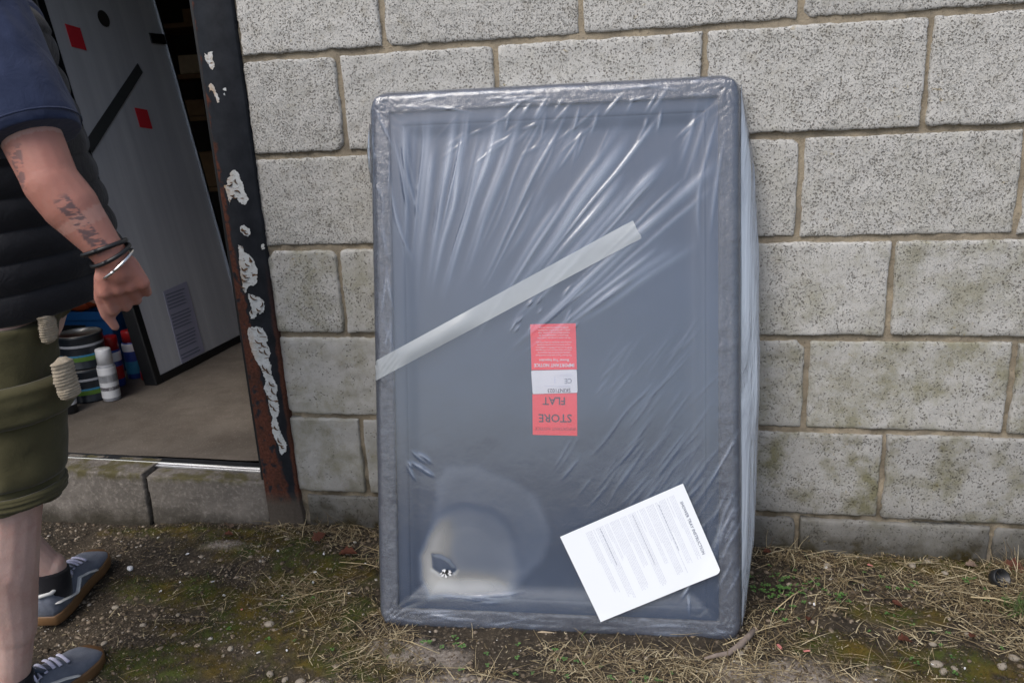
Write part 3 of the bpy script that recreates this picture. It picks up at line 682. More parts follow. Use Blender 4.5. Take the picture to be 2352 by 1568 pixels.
can('bottle', 'black bottle with white lettering on the floor left of the paint tins', 'bottle', -1.685, .425, .026, .10, 'black', .018, .028, 'greyp', [(.03, .045, 'whitep'), (.055, .085, 'ink')])
can('bottle', 'grey topped bottle mostly hidden behind the black bottle', 'bottle', -1.745, .44, .024, .125, 'greyp', .015, .03, 'whitep', [(.02, .05, 'black')])
t = thing('canister', 'tall red canister standing against the wrapped panel inside', 'canister', (-1.617, .79, ZF + .002), (0, 0, 0))
obj('canister_body', lathe(bmesh.new(), [(.036, 0), (.038, .004), (.036, .04), (.033, .2), (.028, .26), (.017, .29)], 24), M['redp'], t, True)
obj('nozzle', lathe(bmesh.new(), [(.014, .285), (.013, .33), (.008, .345)], 16), M['bluel'], t, True)
for i, (zz, lb) in enumerate(((ZF + .002, 'lower black paint tin with green band, bottom of the stack'), (ZF + .1265, 'upper black paint tin with pale lid, on top of the stack'))):
    t = thing('paint_tin', lb, 'paint tin', (-1.715, .575, zz), (0, 0, 1.1 + i * .4), 'stacked paint tins')
    r = .077; h = .118
    obj('tin_body', lathe(bmesh.new(), [(r * .97, 0), (r, .003), (r, .006), (r * .985, .008), (r * .985, h - .008), (r, h - .005), (r, h), (r * .96, h + .001)], 36), M['tin'], t, True)
    obj('tin_lid', lathe(bmesh.new(), [(r * .97, h + .0015), (r * .93, h + .004), (r * .88, h + .001), (r * .1, h + .0012)], 36), M['tinw'], t, True)
    obj('label_band', lathe(bmesh.new(), [(r * .985, .030), (r * .993, .031), (r * .993, .045), (r * .985, .046)], 36), M['green'], t)
    obj('label_band', lathe(bmesh.new(), [(r * .985, .0462), (r * .993, .047), (r * .993, .052), (r * .985, .053)], 36), M['cyan'], t)
    obj('label_band', lathe(bmesh.new(), [(r * .985, .080), (r * .992, .081), (r * .992, .088), (r * .985, .089)], 36), M['greyp'], t)
    bm = bmesh.new(); tube(bm, [(r * 1.02 * math.cos(a), r * 1.02 * math.sin(a), h * .75 - .05 * math.sin((a + .3) / 2.6 * PI)) for a in np.linspace(-.3, 2.3, 14)], .0016, 6); obj('handle', bm, M['steel'], t, True)
# blue crate with orange things in it
t = thing('storage_box', 'open blue plastic box behind the paint tins', 'storage box', (-2.04, 1.0, ZF + .002), (0, 0, .05))
w_, d_, h_ = .24, .17, .25
for a in ((-w_, w_, -d_, -d_ + .006, 0, h_), (-w_, w_, d_ - .006, d_, 0, h_), (-w_, -w_ + .006, -d_ + .007, d_ - .007, 0, h_), (w_ - .006, w_, -d_ + .007, d_ - .007, 0, h_)): obj('side_panel', B(*a, bev=.002), M['blue'], t)
obj('base', B(-w_ + .007, w_ - .007, -d_ + .007, d_ - .007, 0, .006), M['blue'], t)
obj('rim', B(-w_ - .008, w_ + .008, -d_ - .008, -d_ - .001, h_ - .03, h_ + .004, bev=.002), M['blue'], t)
obj('hand_hole', B(.02, .13, -d_ - .003, -d_ - .0005, h_ - .085, h_ - .050, bev=.001), M['black'], t)
for i in range(3): obj('rib', B(-.2 + i * .15, -.19 + i * .15, -d_ - .005, -d_ - .0005, .02, h_ - .10, bev=.001), M['blue'], t)
for (x, y, z, rx, ry, lb) in ((-2.07, .97, .42, .3, .5, 'orange plastic tray poking out of the blue box'), (-1.93, 1.02, .425, .2, -.35, 'orange red cloth bundle at the right end of the blue box')):
    bm = bmesh.new(); bmesh.ops.create_icosphere(bm, subdivisions=3, radius=1)
    for v in bm.verts: v.co = Vector((v.co.x * .10, v.co.y * .06, v.co.z * .045)) * (1 + .25 * (float(vnoise(v.co.x * 3, v.co.y * 3, v.co.z * 3, 1.5, 2)) - .5))
    tag(obj('orange_bundle', bm, M['orange'], None, True, (x, y, z), (rx, ry, .3)), lb, 'bundle')
# timber rack at the back, with boards
rk = thing('timber_rack', 'dim timber rack of boards at the back of the shed', 'rack', (-2.25, 2.5, ZF))
for x in (-.28, .22): obj('upright', B(x, x + .05, 0, .05, 0, 1.9, bev=.003), M['timber'], rk)
for z in (.55, .95, 1.18, 1.45): obj('shelf', B(-.33, .33, -.02, .35, z, z + .025, bev=.003), M['timber'], rk)
cn = 0
for (z, x0, h, mt, nm, lb, ct) in ((1.476, -.05, .07, 'timber', 'timber_offcut', 'brown timber offcut on the top shelf of the rack', 'timber'), (1.207, -.12, .10, 'cork', 'carton', 'grey carton on the second shelf of the rack', 'carton'),
        (.977, .02, .13, 'timber', 'timber_offcut', 'brown timber offcut on the third shelf of the rack', 'timber'), (.977, -.2, .09, 'timber', 'carton', 'pale carton on the third shelf of the rack', 'carton'), (.577, -.1, .2, 'timber', 'timber_offcut', 'brown timber block on the lowest shelf of the rack', 'timber')):
    tag(obj(nm, B(-2.25 + x0, -2.25 + x0 + .2, 2.5, 2.7, z + ZF, z + ZF + h, bev=.004), M[mt]), lb, ct)
# ------------------------------------------------------------------ the wrapped shower tray
TW, TH = .7964, 1.1947
TO = Vector((-.27004, -.38335, -.02550)); EX = Vector((.99842938, .05599663, -.00177595)); EZ = Vector((-.01201823, .24503309, .96944022)); EN = EX.cross(EZ)
tray = thing('wrapped_shower_tray', 'large slate grey shower tray wrapped in clear wrinkled polythene, leaning on the wall', 'shower tray', TO)
tray.rotation_euler = Matrix((EX, -EN, EZ)).transposed().to_euler()      # local: x across, -y out of the face, z up
# NB local y is +into the wall
def round_corner(Sx, Tz, r):
    """squash the square corner cells onto a quarter disc"""
    Sx, Tz = Sx.copy(), Tz.copy()
    for sx_, ox in ((1, 0), (-1, TW)):
        for sz_, oz in ((1, 0), (-1, TH)):
            a = (r - (Sx - ox) * sx_) / r; b = (r - (Tz - oz) * sz_) / r
            m = (a > 0) & (b > 0); aa = np.clip(a, 0, 1.2); bb = np.clip(b, 0, 1.2)
            na = aa * np.sqrt(np.maximum(.2, 1 - bb * bb / 2)); nb = bb * np.sqrt(np.maximum(.2, 1 - aa * aa / 2))
            Sx = np.where(m, ox + sx_ * (r - na * r), Sx); Tz = np.where(m, oz + sz_ * (r - nb * r), Tz)
    return Sx, Tz
def rbox_e(s, t, r, inset=0.):
    qx = np.abs(s - TW / 2) - (TW / 2 - inset - r); qz = np.abs(t - TH / 2) - (TH / 2 - inset - r)
    return -(np.hypot(np.maximum(qx, 0), np.maximum(qz, 0)) + np.minimum(np.maximum(qx, qz), 0) - r)
def axis_list(L, mid_step, extra):
    e = [0, .0015, .004, .008, .013, .019] + extra
    return np.array(e), np.array(list(e) + list(np.arange(e[-1] + mid_step, L - e[-1] - mid_step * .5, mid_step)) + [L - q for q in e[::-1]])
def prof(e):      # depth behind the face at distance e from the outline (rounded foam edge)
    r = .019; q = np.clip(r - e, 0, r); return r - np.sqrt(np.maximum(0, r * r - q * q))
# --- body + guard
exl = list(np.arange(.024, .044, .005)) + [.0455, .0462, .048, .052, .058, .064, .070, .0725, .0735, .0745, .076, .080, .086, .092, .098, .104]
_, xs = axis_list(TW, .008, exl); _, zs = axis_list(TH, .008, exl)
Sg, Tg = np.meshgrid(xs, zs)
e0 = np.minimum(np.minimum(Sg, TW - Sg), np.minimum(Tg, TH - Tg))
S2, T2 = round_corner(Sg, Tg, .044)
ei = rbox_e(Sg, Tg, .05)
dep = prof(e0) + .0015 * vnoise(Sg, Tg, 0, 22, 2) + .0010 * (vnoise(Sg * 3, Tg * 3, 5, 26, 3) - .3) * (e0 < .046)
dep = np.where(e0 >= .0458, .010 + sstep(.071, .0745, ei) * .003 + sstep(.074, .100, ei) * .009, dep)
Vb = np.stack([S2, dep, T2], -1).reshape(-1, 3); nr, nc = Sg.shape; idx = np.arange(nr * nc).reshape(nr, nc)
F = np.stack([idx[:-1, :-1], idx[:-1, 1:], idx[1:, 1:], idx[1:, :-1]], -1).reshape(-1, 4)
fe = e0.ravel()[F].max(1); gf = F[fe <= .0463]; bf = F[fe > .0463]
per = np.concatenate([idx[0, :], idx[1:, -1], idx[-1, -2::-1], idx[-2:0:-1, 0]]); bk = Vb[per].copy(); bk[:, 1] = .052
b0 = len(Vb); k = len(per); j = np.arange(k); Fs = np.stack([per[j], b0 + j, b0 + (j + 1) % k, per[(j + 1) % k]], -1)
def sub(V, F):
    u, inv = np.unique(F, return_inverse=True); return V[u], inv.reshape(F.shape)
Va = np.vstack([Vb, bk]); v_, f_ = sub(Va, np.vstack([gf, Fs])); mesh_obj('edge_guard', npmesh('edge_guard', v_, f_), M['guard'], tray, True)
v_, f_ = sub(Vb, bf); mesh_obj('basin', npmesh('basin', v_, f_), M['basin'], tray, True)
obj('back_panel', B(.004, TW - .004, .047, .0515, .004, TH - .004), M['basin'], tray)
# --- polythene film
_, xs = axis_list(TW, .0026, []); _, zs = axis_list(TH, .0026, [])
Sg, Tg = np.meshgrid(xs, zs); e0 = np.minimum(np.minimum(Sg, TW - Sg), np.minimum(Tg, TH - Tg)); S2, T2 = round_corner(Sg, Tg, .044)
FX, FZ = .0588, .4081
rr = np.hypot(S2 - FX, T2 - FZ); th = np.arctan2(T2 - FZ, S2 - FX)
H = np.zeros_like(S2); CRS = np.zeros_like(S2)  # CRS: ridge whitening mask, painted glints as well as bunched film
r9 = np.random.default_rng(21)
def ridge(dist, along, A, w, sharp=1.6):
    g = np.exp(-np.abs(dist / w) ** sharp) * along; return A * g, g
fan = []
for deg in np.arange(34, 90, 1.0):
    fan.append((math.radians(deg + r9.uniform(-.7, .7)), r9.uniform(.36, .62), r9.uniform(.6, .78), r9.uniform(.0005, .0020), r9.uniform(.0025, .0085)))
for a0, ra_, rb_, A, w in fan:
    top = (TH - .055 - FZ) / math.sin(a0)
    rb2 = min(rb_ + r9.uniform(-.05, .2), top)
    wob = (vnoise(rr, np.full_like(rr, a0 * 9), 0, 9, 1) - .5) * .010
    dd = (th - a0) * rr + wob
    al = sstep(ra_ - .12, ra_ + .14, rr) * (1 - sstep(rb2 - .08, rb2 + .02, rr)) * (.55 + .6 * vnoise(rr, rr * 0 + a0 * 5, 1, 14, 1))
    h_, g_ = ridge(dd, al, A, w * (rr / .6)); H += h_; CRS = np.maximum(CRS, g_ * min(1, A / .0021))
def strokes(n, box_, ang, la, lb, A0, A1, w0, w1, sd):
    global H, CRS
    r8 = np.random.default_rng(sd)
    for _ in range(n):
        cx, cz = r8.uniform(box_[0], box_[1]), r8.uniform(box_[2], box_[3]); a = math.radians(r8.uniform(*ang)); L = r8.uniform(la, lb); A = r8.uniform(A0, A1); w = r8.uniform(w0, w1)
        du = (S2 - cx) * math.cos(a) + (T2 - cz) * math.sin(a); dv = -(S2 - cx) * math.sin(a) + (T2 - cz) * math.cos(a) + r8.uniform(-1.6, 1.6) * du * du
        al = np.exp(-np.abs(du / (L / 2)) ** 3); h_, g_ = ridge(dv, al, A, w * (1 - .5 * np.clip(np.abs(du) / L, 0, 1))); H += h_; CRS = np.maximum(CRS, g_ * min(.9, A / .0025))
strokes(70, (.50, .735, .28, .66), (46, 60), .04, .13, .00012, .00045, .0018, .0035, 3)
strokes(22, (.42, .72, .22, .42), (46, 60), .05, .13, .00015, .0005, .0018, .0035, 13)
strokes(16, (.30, .72, 1.03, 1.13), (35, 75), .04, .12, .0004, .0012, .0018, .0035, 4)
strokes(16, (.20, .66, 1.10, 1.15), (40, 85), .02, .06, .0008, .0020, .002, .004, 5)
strokes(12, (.16, .40, 1.05, 1.12), (15, 50), .03, .07, .0004, .0011, .002, .004, 6)
strokes(9, (.07, .13, .33, .40), (-60, -30), .015, .04, .0012, .0022, .0018, .003, 7)
strokes(12, (.745, .79, .12, .40), (55, 75), .05, .16, .0006, .0015, .0018, .003, 8)
strokes(14, (.005, .045, .62, 1.12), (75, 115), .03, .09, .0006, .0015, .0018, .003, 9)
strokes(12, (.30, .46, .66, .76), (45, 62), .01, .035, .0008, .0016, .0018, .0028, 10)
strokes(18, (.05, .75, .008, .045), (-12, 14), .03, .12, .0006, .0014, .0018, .003, 11)
strokes(22, (.05, .75, TH - .045, TH - .008), (-12, 14), .03, .12, .0006, .0014, .0018, .003, 12)
strokes(5, (.055, .10, .9, 1.12), (98, 106), .08, .18, .0006, .0012, .003, .005, 14)
strokes(5, (.69, .75, .85, 1.10), (70, 82), .08, .2, .0006, .0012, .003, .005, 15)
strokes(7, (.12, .28, .068, .088), (-8, 8), .03, .09, .0005, .0011, .0018, .0028, 16)
strokes(3, (.665, .69, .08, .12), (55, 120), .02, .05, .0015, .0025, .0016, .0025, 17)
for cx_, cz_ in ((.02, .02), (TW - .02, .02), (.02, TH - .02), (TW - .02, TH - .02)):      # puckers at the corners
    dc = np.hypot(S2 - cx_, T2 - cz_); H += .0045 * np.exp(-(dc / .028) ** 2) * (vnoise(S2, T2, 1, 160, 2) - .35)
    ac = np.arctan2(T2 - cz_, S2 - cx_); H += .0016 * np.exp(-(dc / .06) ** 2) * np.abs(np.sin(ac * 9 + 6 * vnoise(S2, T2, 2, 30, 1)))
H += .0012 * (vnoise(S2, T2, 3, 8, 3) - .5) * (e0 > .03)
H += .0010 * (vnoise(S2, T2, 7, 75, 3) - .45) * (e0 < .05) * (e0 > .004)
H += .0016 * (np.abs(vnoise(S2 * np.where(np.minimum(Tg, TH - Tg) < .05, .35, 1.6), T2 * np.where(np.minimum(Tg, TH - Tg) < .05, 1.6, .35), 9, 70, 2) - .5) * -2 + .3) * (e0 < .046) * (e0 > .003) * sstep(.45, .6, vnoise(S2, T2, 4, 7, 2))
# sag over the basin, more where it clings at the bottom left
sag = .0035 * sstep(.045, .12, e0)
outer_p = [(0.1623,0.3697),(0.2303,0.3759),(0.2971,0.3452),(0.3633,0.3099),(0.3794,0.2671),(0.3954,0.2276),(0.3784,0.1771),(0.3311,0.1219),(0.3038,0.0771),(0.1195,0.0765),(0.0994,0.1168),(0.0968,0.1681),(0.1185,0.2198),(0.1333,0.278),(.139,.33)]
inner_p = [(0.1398,0.2578),(0.17,.277),(0.2086,0.2831),(0.2626,0.2743),(0.2959,0.2483),(0.3155,0.2086),(0.3247,0.1418),(0.3038,0.0805),(0.1195,0.0765),(0.0994,0.1168),(0.0968,0.1681),(0.1185,0.2198)]
tear_p = [(0.1246,0.1724),(0.1452,0.1700),(0.1657,0.1601),(0.1808,0.1402),(0.1760,0.1325),(0.1445,0.127),(0.1260,0.1400)]
wv_ = (vnoise(S2, T2, 0, 26, 2) - .5) * .010
od = poly_sd(S2, T2, outer_p) + wv_; idd = poly_sd(S2, T2, inner_p) + wv_ * .6; td = poly_sd(S2, T2, tear_p)
wgt = 1 - sstep(-.12, .0, idd)
ccx, ccz = .222, .178; rc_ = np.hypot(S2 - ccx, T2 - ccz) / .118; cosd = ((S2 - ccx) * -.80 + (T2 - ccz) * -.60) / (np.hypot(S2 - ccx, T2 - ccz) + 1e-6)
cres = sstep(.30, .95, rc_) * sstep(-.25, .7, cosd); low = sstep(.155, .085, T2) * sstep(.32, .24, S2)
milk = (.075 + .03 * np.exp(-((od + .006) / .012) ** 2)) * (1 - sstep(-.014, .012, od)) + (.11 + .03 * np.exp(-((idd + .010) / .012) ** 2) + .46 * np.maximum(cres, low * .75)) * (1 - sstep(-.028, .008, idd))
milk *= .82 + .36 * vnoise(S2, T2, 6, 12, 3)
milk *= sstep(-.002, .004, td) * .9 + .1
sag = sag + .004 * (1 - sstep(-.05, .01, idd)) + .0015 * np.exp(-(np.abs(td) / .004) ** 2)
# tear: hole through the film
hole = np.zeros(S2.shape, bool)
gfl = (1 - sstep(.044, .050, e0))
dep = prof(e0) - .0022 - H + sag
Vf = np.stack([S2, dep, T2], -1).reshape(-1, 3); nr, nc = Sg.shape; idx = np.arange(nr * nc).reshape(nr, nc)
F = np.stack([idx[:-1, :-1], idx[:-1, 1:], idx[1:, 1:], idx[1:, :-1]], -1).reshape(-1, 4)
F = F[~hole.ravel()[F].any(1)]
per = np.concatenate([idx[0, :], idx[1:, -1], idx[-1, -2::-1], idx[-2:0:-1, 0]]); k = len(per)
at3 = {'crease_glint': CRS.ravel(), 'milk': milk.ravel(), 'guard': gfl.ravel(), 'spot': ((1 - sstep(-.015, .004, od)) * .9).ravel()}
off = np.zeros((k, 3)); cxx, czz = TW / 2, TH / 2
bk = Vf[per].copy(); nrm = np.stack([np.sign(bk[:, 0] - cxx) * (np.abs(bk[:, 0] - cxx) > cxx - .04), np.zeros(k), np.sign(bk[:, 2] - czz) * (np.abs(bk[:, 2] - czz) > czz - .04)], -1)
bk1 = bk + nrm * (.002 + .002 * vnoise(bk[:, 0], bk[:, 2], 0, 40, 2))[:, None]; bk1[:, 1] = .022; bk2 = bk1 + nrm * .001; bk2[:, 1] = .054
b0 = len(Vf); j = np.arange(k)
Fs = np.vstack([np.stack([per[j], b0 + j, b0 + (j + 1) % k, per[(j + 1) % k]], -1), np.stack([b0 + j, b0 + k + j, b0 + k + (j + 1) % k, b0 + (j + 1) % k], -1)])
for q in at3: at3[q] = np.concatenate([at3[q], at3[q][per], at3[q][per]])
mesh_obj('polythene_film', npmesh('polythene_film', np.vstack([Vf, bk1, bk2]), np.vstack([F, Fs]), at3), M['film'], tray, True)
# --- loose film billowing off the right-hand side
nz, na = 260, 22; zz = np.linspace(.035, TH - .02, nz); V = []
bul = np.interp(zz, [.03, .057, .215, .54, .84, 1.0, 1.09, 1.165, 1.19], [.002, .010, .030, .041, .042, .032, .017, .004, .001])
for z, b_ in zip(zz, bul):
    for i in range(na):
        a = i / (na - 1) * PI
        fx = TW + .001 + b_ * math.sin(a) * (1 + .22 * (float(vnoise(i * .5, z * 3, 0, 1.2, 2)) - .5)) + .0018 * (float(vnoise(i, z * 9, 3, 1, 2)) - .5)
        V.append((fx, .016 + .034 * (1 - math.cos(a)) / 2 + b_ * .35 * math.sin(a), z))
idx = np.arange(nz * na).reshape(nz, na)
mesh_obj('loose_film', npmesh('loose_film', np.array(V), np.stack([idx[:-1, :-1], idx[:-1, 1:], idx[1:, 1:], idx[1:, :-1]], -1).reshape(-1, 4)), M['loose'], tray, True)
# small puff on the left edge
V = []; nz2 = 60
for z in np.linspace(1.00, 1.13, nz2):
    b_ = .010 * math.sin((z - 1.0) / .13 * PI)
    for i in range(10):
        a = i / 9 * PI; V.append((-.003 - b_ * math.sin(a) * (.8 + .4 * float(vnoise(i, z * 60, 0, 1, 1))), .012 + .03 * (1 - math.cos(a)) / 2, z))
idx = np.arange(nz2 * 10).reshape(nz2, 10)
mesh_obj('loose_film', npmesh('loose_film', np.array(V), np.stack([idx[:-1, :-1], idx[:-1, 1:], idx[1:, 1:], idx[1:, :-1]], -1).reshape(-1, 4)), M['loose'], tray, True)
# --- small puncture: ragged white torn edge round a dark hole
fy0 = float(dep[np.abs(zs - .130).argmin(), np.abs(xs - .157).argmin()])
rg_ = lambda cx, cz, a, b, n, k, sd: [(cx + a * math.cos(q) * (1 + k * math.sin(q * 5 + sd) + k * .6 * math.sin(q * 11 + sd * 2)), cz + b * math.sin(q) * (1 + k * math.cos(q * 4 + sd))) for q in np.linspace(0, 2 * PI, n, endpoint=False)]
torn = obj('hole', sheet(bmesh.new(), rg_(.1570, .1300, .0110, .0062, 26, .30, 1), fy0 - .0042, .0006), M['black'], tray)
r2 = np.random.default_rng(4)
for q in np.linspace(0, 2 * PI, 8, endpoint=False):      # ragged white flaps of torn film round the hole
    q += r2.uniform(-.4, .4); cx_, cz_ = .1570 + .0108 * math.cos(q), .1300 + .0072 * math.sin(q); a = q + PI + r2.uniform(-.9, .9); L_ = r2.uniform(.003, .0075); w_ = r2.uniform(.0018, .0038)
    bm = bmesh.new(); vs = [bm.verts.new(p) for p in ((cx_ - w_ * math.sin(q), fy0 - .0046, cz_ + w_ * math.cos(q)), (cx_ + w_ * math.sin(q), fy0 - .0046, cz_ - w_ * math.cos(q)), (cx_ + L_ * math.cos(a), fy0 - .0046 - r2.uniform(0, .003), cz_ + L_ * math.sin(a)), (cx_ + .0035 * math.cos(q), fy0 - .005, cz_ + .0035 * math.sin(q)))]
    bm.faces.new((vs[0], vs[2], vs[1])); bm.faces.new((vs[0], vs[1], vs[3])); obj('torn_flap', bm, M['chipw'], torn)
# --- tape, follows the film
def film_y(s, t):
    i = np.abs(xs[None, :] - s).argmin(); j_ = np.abs(zs - t).argmin(); return float(dep[j_, i])
q0, q1, q2, q3 = [Vector((a, b)) for a, b in ((-.0006, .6007), (.572, .8983), (.5899, .8604), (.0015, .5579))]
n1_, n2_ = 200, 14; V = []
for i in range(n1_):
    u = i / (n1_ - 1)
    for j_ in range(n2_):
        v = j_ / (n2_ - 1); p = q0.lerp(q1, u).lerp(q3.lerp(q2, u), v)
        if u > .97: p.x += .003 * float(vnoise(j_ * .9, 3, 0, 1, 1))
        pillow = .0055 * math.sin(PI * v) * (float(sstep(.08, .16, u)) * (1 - float(sstep(.30, .46, u)))) + .002 * math.sin(PI * v) * float(sstep(.80, .95, u))
        y = film_y(p.x, p.y) * .55 + (-.0035) * .45 - .0010 - pillow if p.x > .02 else film_y(p.x, p.y) - .0012
        if .005 < p.x < .06: y -= .0012 * abs(math.sin(v * 9 + p.x * 160))
        V.append((p.x, min(y, film_y(p.x, p.y) - .0008), p.y))
    if i == 0: V0 = [(x - .0030, .030, z - .012) for x, y, z in V[:n2_]]
V = V0 + V; idx = np.arange((n1_ + 1) * n2_).reshape(n1_ + 1, n2_)
mesh_obj('packing_tape', npmesh('packing_tape', np.array(V), np.stack([idx[:-1, :-1], idx[:-1, 1:], idx[1:, 1:], idx[1:, :-1]], -1).reshape(-1, 4)), M['tape'], tray, True)
# --- labels on the basin floor, all upside down
YB = .0205
def lab(name, pts, y, mat, rr_=0.):
    return obj(name, sheet(bmesh.new(), pts, y, .0006), M[mat], tray)
l1 = lab('red_label', [(.3501, .6815), (.4495, .6829), (.4514, .583), (.3522, .5816)], YB, 'red')
l3 = lab('red_label', [(.3532, .5285), (.451, .5317), (.4507, .4379), (.3531, .4391)], YB, 'red')
wp = [(.3513, .5803), (.4511, .5825), (.4525, .5323), (.3541, .5289)]; c_ = Vector((sum(p[0] for p in wp) / 4, sum(p[1] for p in wp) / 4)); rp = []
for i in range(4):
    p, a, b = Vector(wp[i]), Vector(wp[i - 1]), Vector(wp[(i + 1) % 4])
    for s_ in (0, .5, 1):
        q = (p + (a - p).normalized() * .004 * (1 - s_)) .lerp(p + (b - p).normalized() * .004, s_) if s_ in (0, 1) else p.lerp(c_, .012)
        rp.append(tuple(p + (a - p).normalized() * .004) if s_ == 0 else tuple(p + (b - p).normalized() * .004) if s_ == 1 else tuple(p.lerp(c_, .015)))
l2 = obj('white_label', sheet(bmesh.new(), rp, YB - .0015, .0006), M['white'], tray)
RT = lambda a=0.: (PI / 2, math.radians(180 + a), 0)
def tx(s, x, z, size, mat, par, al='CENTER', bold=0., sx=1., y=None, a=0.):
    return text_mesh(s, size, M[mat], par, (x, (YB - .0016 if y is None else y), z), RT(a), align=al, bold=bold, sx=sx)
tx('IMPORTANT NOTICE', .4020, .5955, .0100, 'inkw', l1, bold=.0003, sx=.92)
tx('Shower Tray Inspection', .4020, .6055, .0074, 'inkw', l1, bold=.00015, sx=.92)
body1 = ['This Shower Tray is made from mineral based', 'materials and should be fully inspected for', 'surface or colour variation and a drainage test', 'MUST be carried out PRIOR to installation to', 'ensure there is no unacceptable variations', 'standing water during the showing of the tray', None,
         'We are unable to accept any claims, either', 'third party or consequential costs, for', 'material defects such as scratches, chips,', 'cracks or any other surface imperfections,', 'AFTER the product has been installed.']
z = .6155
for ln in body1:
    if ln: tx(ln, .4015, z, .0049, 'inkw', l1, sx=.86)
    z += .0056 if ln else .0040
tx('STORE', .4030, .4848, .0250, 'ink', l3, bold=.0002, sx=.98)
tx('FLAT', .4010, .5222, .0240, 'ink', l3, bold=.0002, sx=.94)
tx('IMPORTANT NOTICE', .4030, .4563, .0095, 'inkred', l3, sx=.98)
YW = YB - .0030
tx('SKIN71023', .4120, .5412, .0122, 'ink', l2, y=YW, a=-1.2, sx=.9)
tx('C\u0395', .4320, .5630, .0145, 'inkg', l2, y=YW, a=-1.2, sx=.9)
bm = bmesh.new()
for (a, b, c, d_) in ((.410, .4375, .5447, .5451), (.410, .4480, .5640, .5643), (.4097, .4100, .5640, .5760), (.380, .437, .5462, .5472), (.402, .4045, .553, .565), (.402, .4045, .5665, .5685), (.362, .3704, .5372, .5375), (.362, .3704, .5452, .5455), (.362, .3623, .5375, .5452), (.3701, .3704, .5375, .5452), (.4140, .444, .5690, .5697), (.414, .440, .5720, .5726)):
    sheet(bm, [(a, d_), (b, d_), (b, c), (a, c)], YW, .0002)
obj('print_lines', bm, M['inkl'], l2)

# --- grimy product strip under the bottom edge
ps = tag(obj('edge_label', sheet(bmesh.new(), [(.362, .0095), (.372, .0125), (.46, .0035), (.46, -.0035), (.362, -.0005)], -.004, .0008), M['cork'], tray), 'narrow dirty label on the bottom edge of the tray')
bm = bmesh.new()
for i in range(9):
    x = .385 + i * .0055; sheet(bm, [(x, .0062 - i * .0006), (x + .0032, .0062 - i * .0006), (x + .0032, .0026 - i * .0006), (x, .0026 - i * .0006)], -.0046, .0003)
obj('print_marks', bm, M['ink'], ps)

# ------------------------------------------------------------------ instruction sheet, slipped under the film
inst = thing('instruction_sheet', 'white printed instruction sheet slipped askew under the polythene, lower right of the tray', 'instruction sheet', TO)
inst.rotation_euler = tray.rotation_euler
c0, c1, c2, c3 = [Vector(p) for p in ((.4131, .2217), (.6747, .343), (.7533, .1558), (.4994, .0386))]
# lies over the film surface of the basin; corner at right bottom curls
n1_, n2_ = 60, 44; V = []
def py(u, v):
    cur = max(0, u + v - 1.75) * .012 + max(0, (v - u) - .85) * .006
    return -.0052 - cur - .0012 * math.sin(u * 3.1) * v
def psz(u, v):
    r = .012; du, dv = 1 - u, 1 - v
    p = c0.lerp(c1, u).lerp(c3.lerp(c2, u), v); return p
for i in range(n1_):
    for j_ in range(n2_):
        u, v = i / (n1_ - 1), j_ / (n2_ - 1)
        cr_ = .045
        if u > 1 - cr_ and v > 1 - cr_:
            a, b = (u - 1 + cr_) / cr_, (v - 1 + cr_) / cr_; u = 1 - cr_ + cr_ * a * math.sqrt(1 - b * b / 2); v = 1 - cr_ + cr_ * b * math.sqrt(1 - a * a / 2)
        p = psz(u, v); V.append((p.x, py(u, v), p.y))
idx = np.arange(n1_ * n2_).reshape(n1_, n2_)
shp = mesh_obj('paper', npmesh('paper', np.array(V), np.stack([idx[:-1, :-1], idx[:-1, 1:], idx[1:, 1:], idx[1:, :-1]], -1).reshape(-1, 4)), M['paper'], inst, False)
# print: the page's top edge is the short c1-c2 side; lines run parallel to it
def ppt(u, v, dy=-.00035): p = psz(u, v); return Vector((p.x, py(u, v) + dy, p.y))
bm = bmesh.new(); r5 = np.random.default_rng(5)
def pline(u, v0, v1, wt=.0042):
    v = v0
    while v < v1 - .004:
        ww = min(r5.uniform(.012, .05), v1 - v)
        q = [ppt(u, v), ppt(u, v + ww), ppt(u + wt, v + ww), ppt(u + wt, v)]
        bm.faces.new([bm.verts.new(a) for a in q]); v += ww + .006
paras = [(.905, 3, .22, .80), (.875, 1, .10, .45), (.85, 5, .10, .62), (.785, 5, .10, .74), (.725, 1, .08, .60)]
u = .90
r5u = [(4, .8), (1, .55), (5, .80), (2, .93), (6, .90), (4, .72), (1, .6), (6, .92), (5, .66), (7, .88), (3, .5), (6, .90), (1, .4), (5, .8)]
for n_, vmax in r5u:
    for i in range(n_):
        if u < .05: break
        pline(u, .07, vmax * (1 if i < n_ - 1 else .55) * r5.uniform(.93, 1.)); u -= .0108
    u -= .0090
me = bpy.data.meshes.new('print_lines'); bm.to_mesh(me); bm.free(); mesh_obj('print_lines', me, M['inkl'], shp)
bm = bmesh.new()
for uu, a, b in ((.772, .10, .62), (.565, .09, .66), (.30, .09, .52)):
    bm = bmesh.new(); pline(uu, a, b, .006); me = bpy.data.meshes.new('bold_line'); bm.to_mesh(me); bm.free(); mesh_obj('bold_line', me, M['inkl2'], shp)
e_txt = (c2 - c1).normalized(); ang = math.atan2(e_txt.y, e_txt.x); pt = ppt(.925, .46)
text_mesh('SHOWER TRAY INSTRUCTION', .0088, M['inkg'], shp, (pt.x, pt.y - .0004, pt.z), Euler((PI / 2, -ang, 0)), bold=.0001)

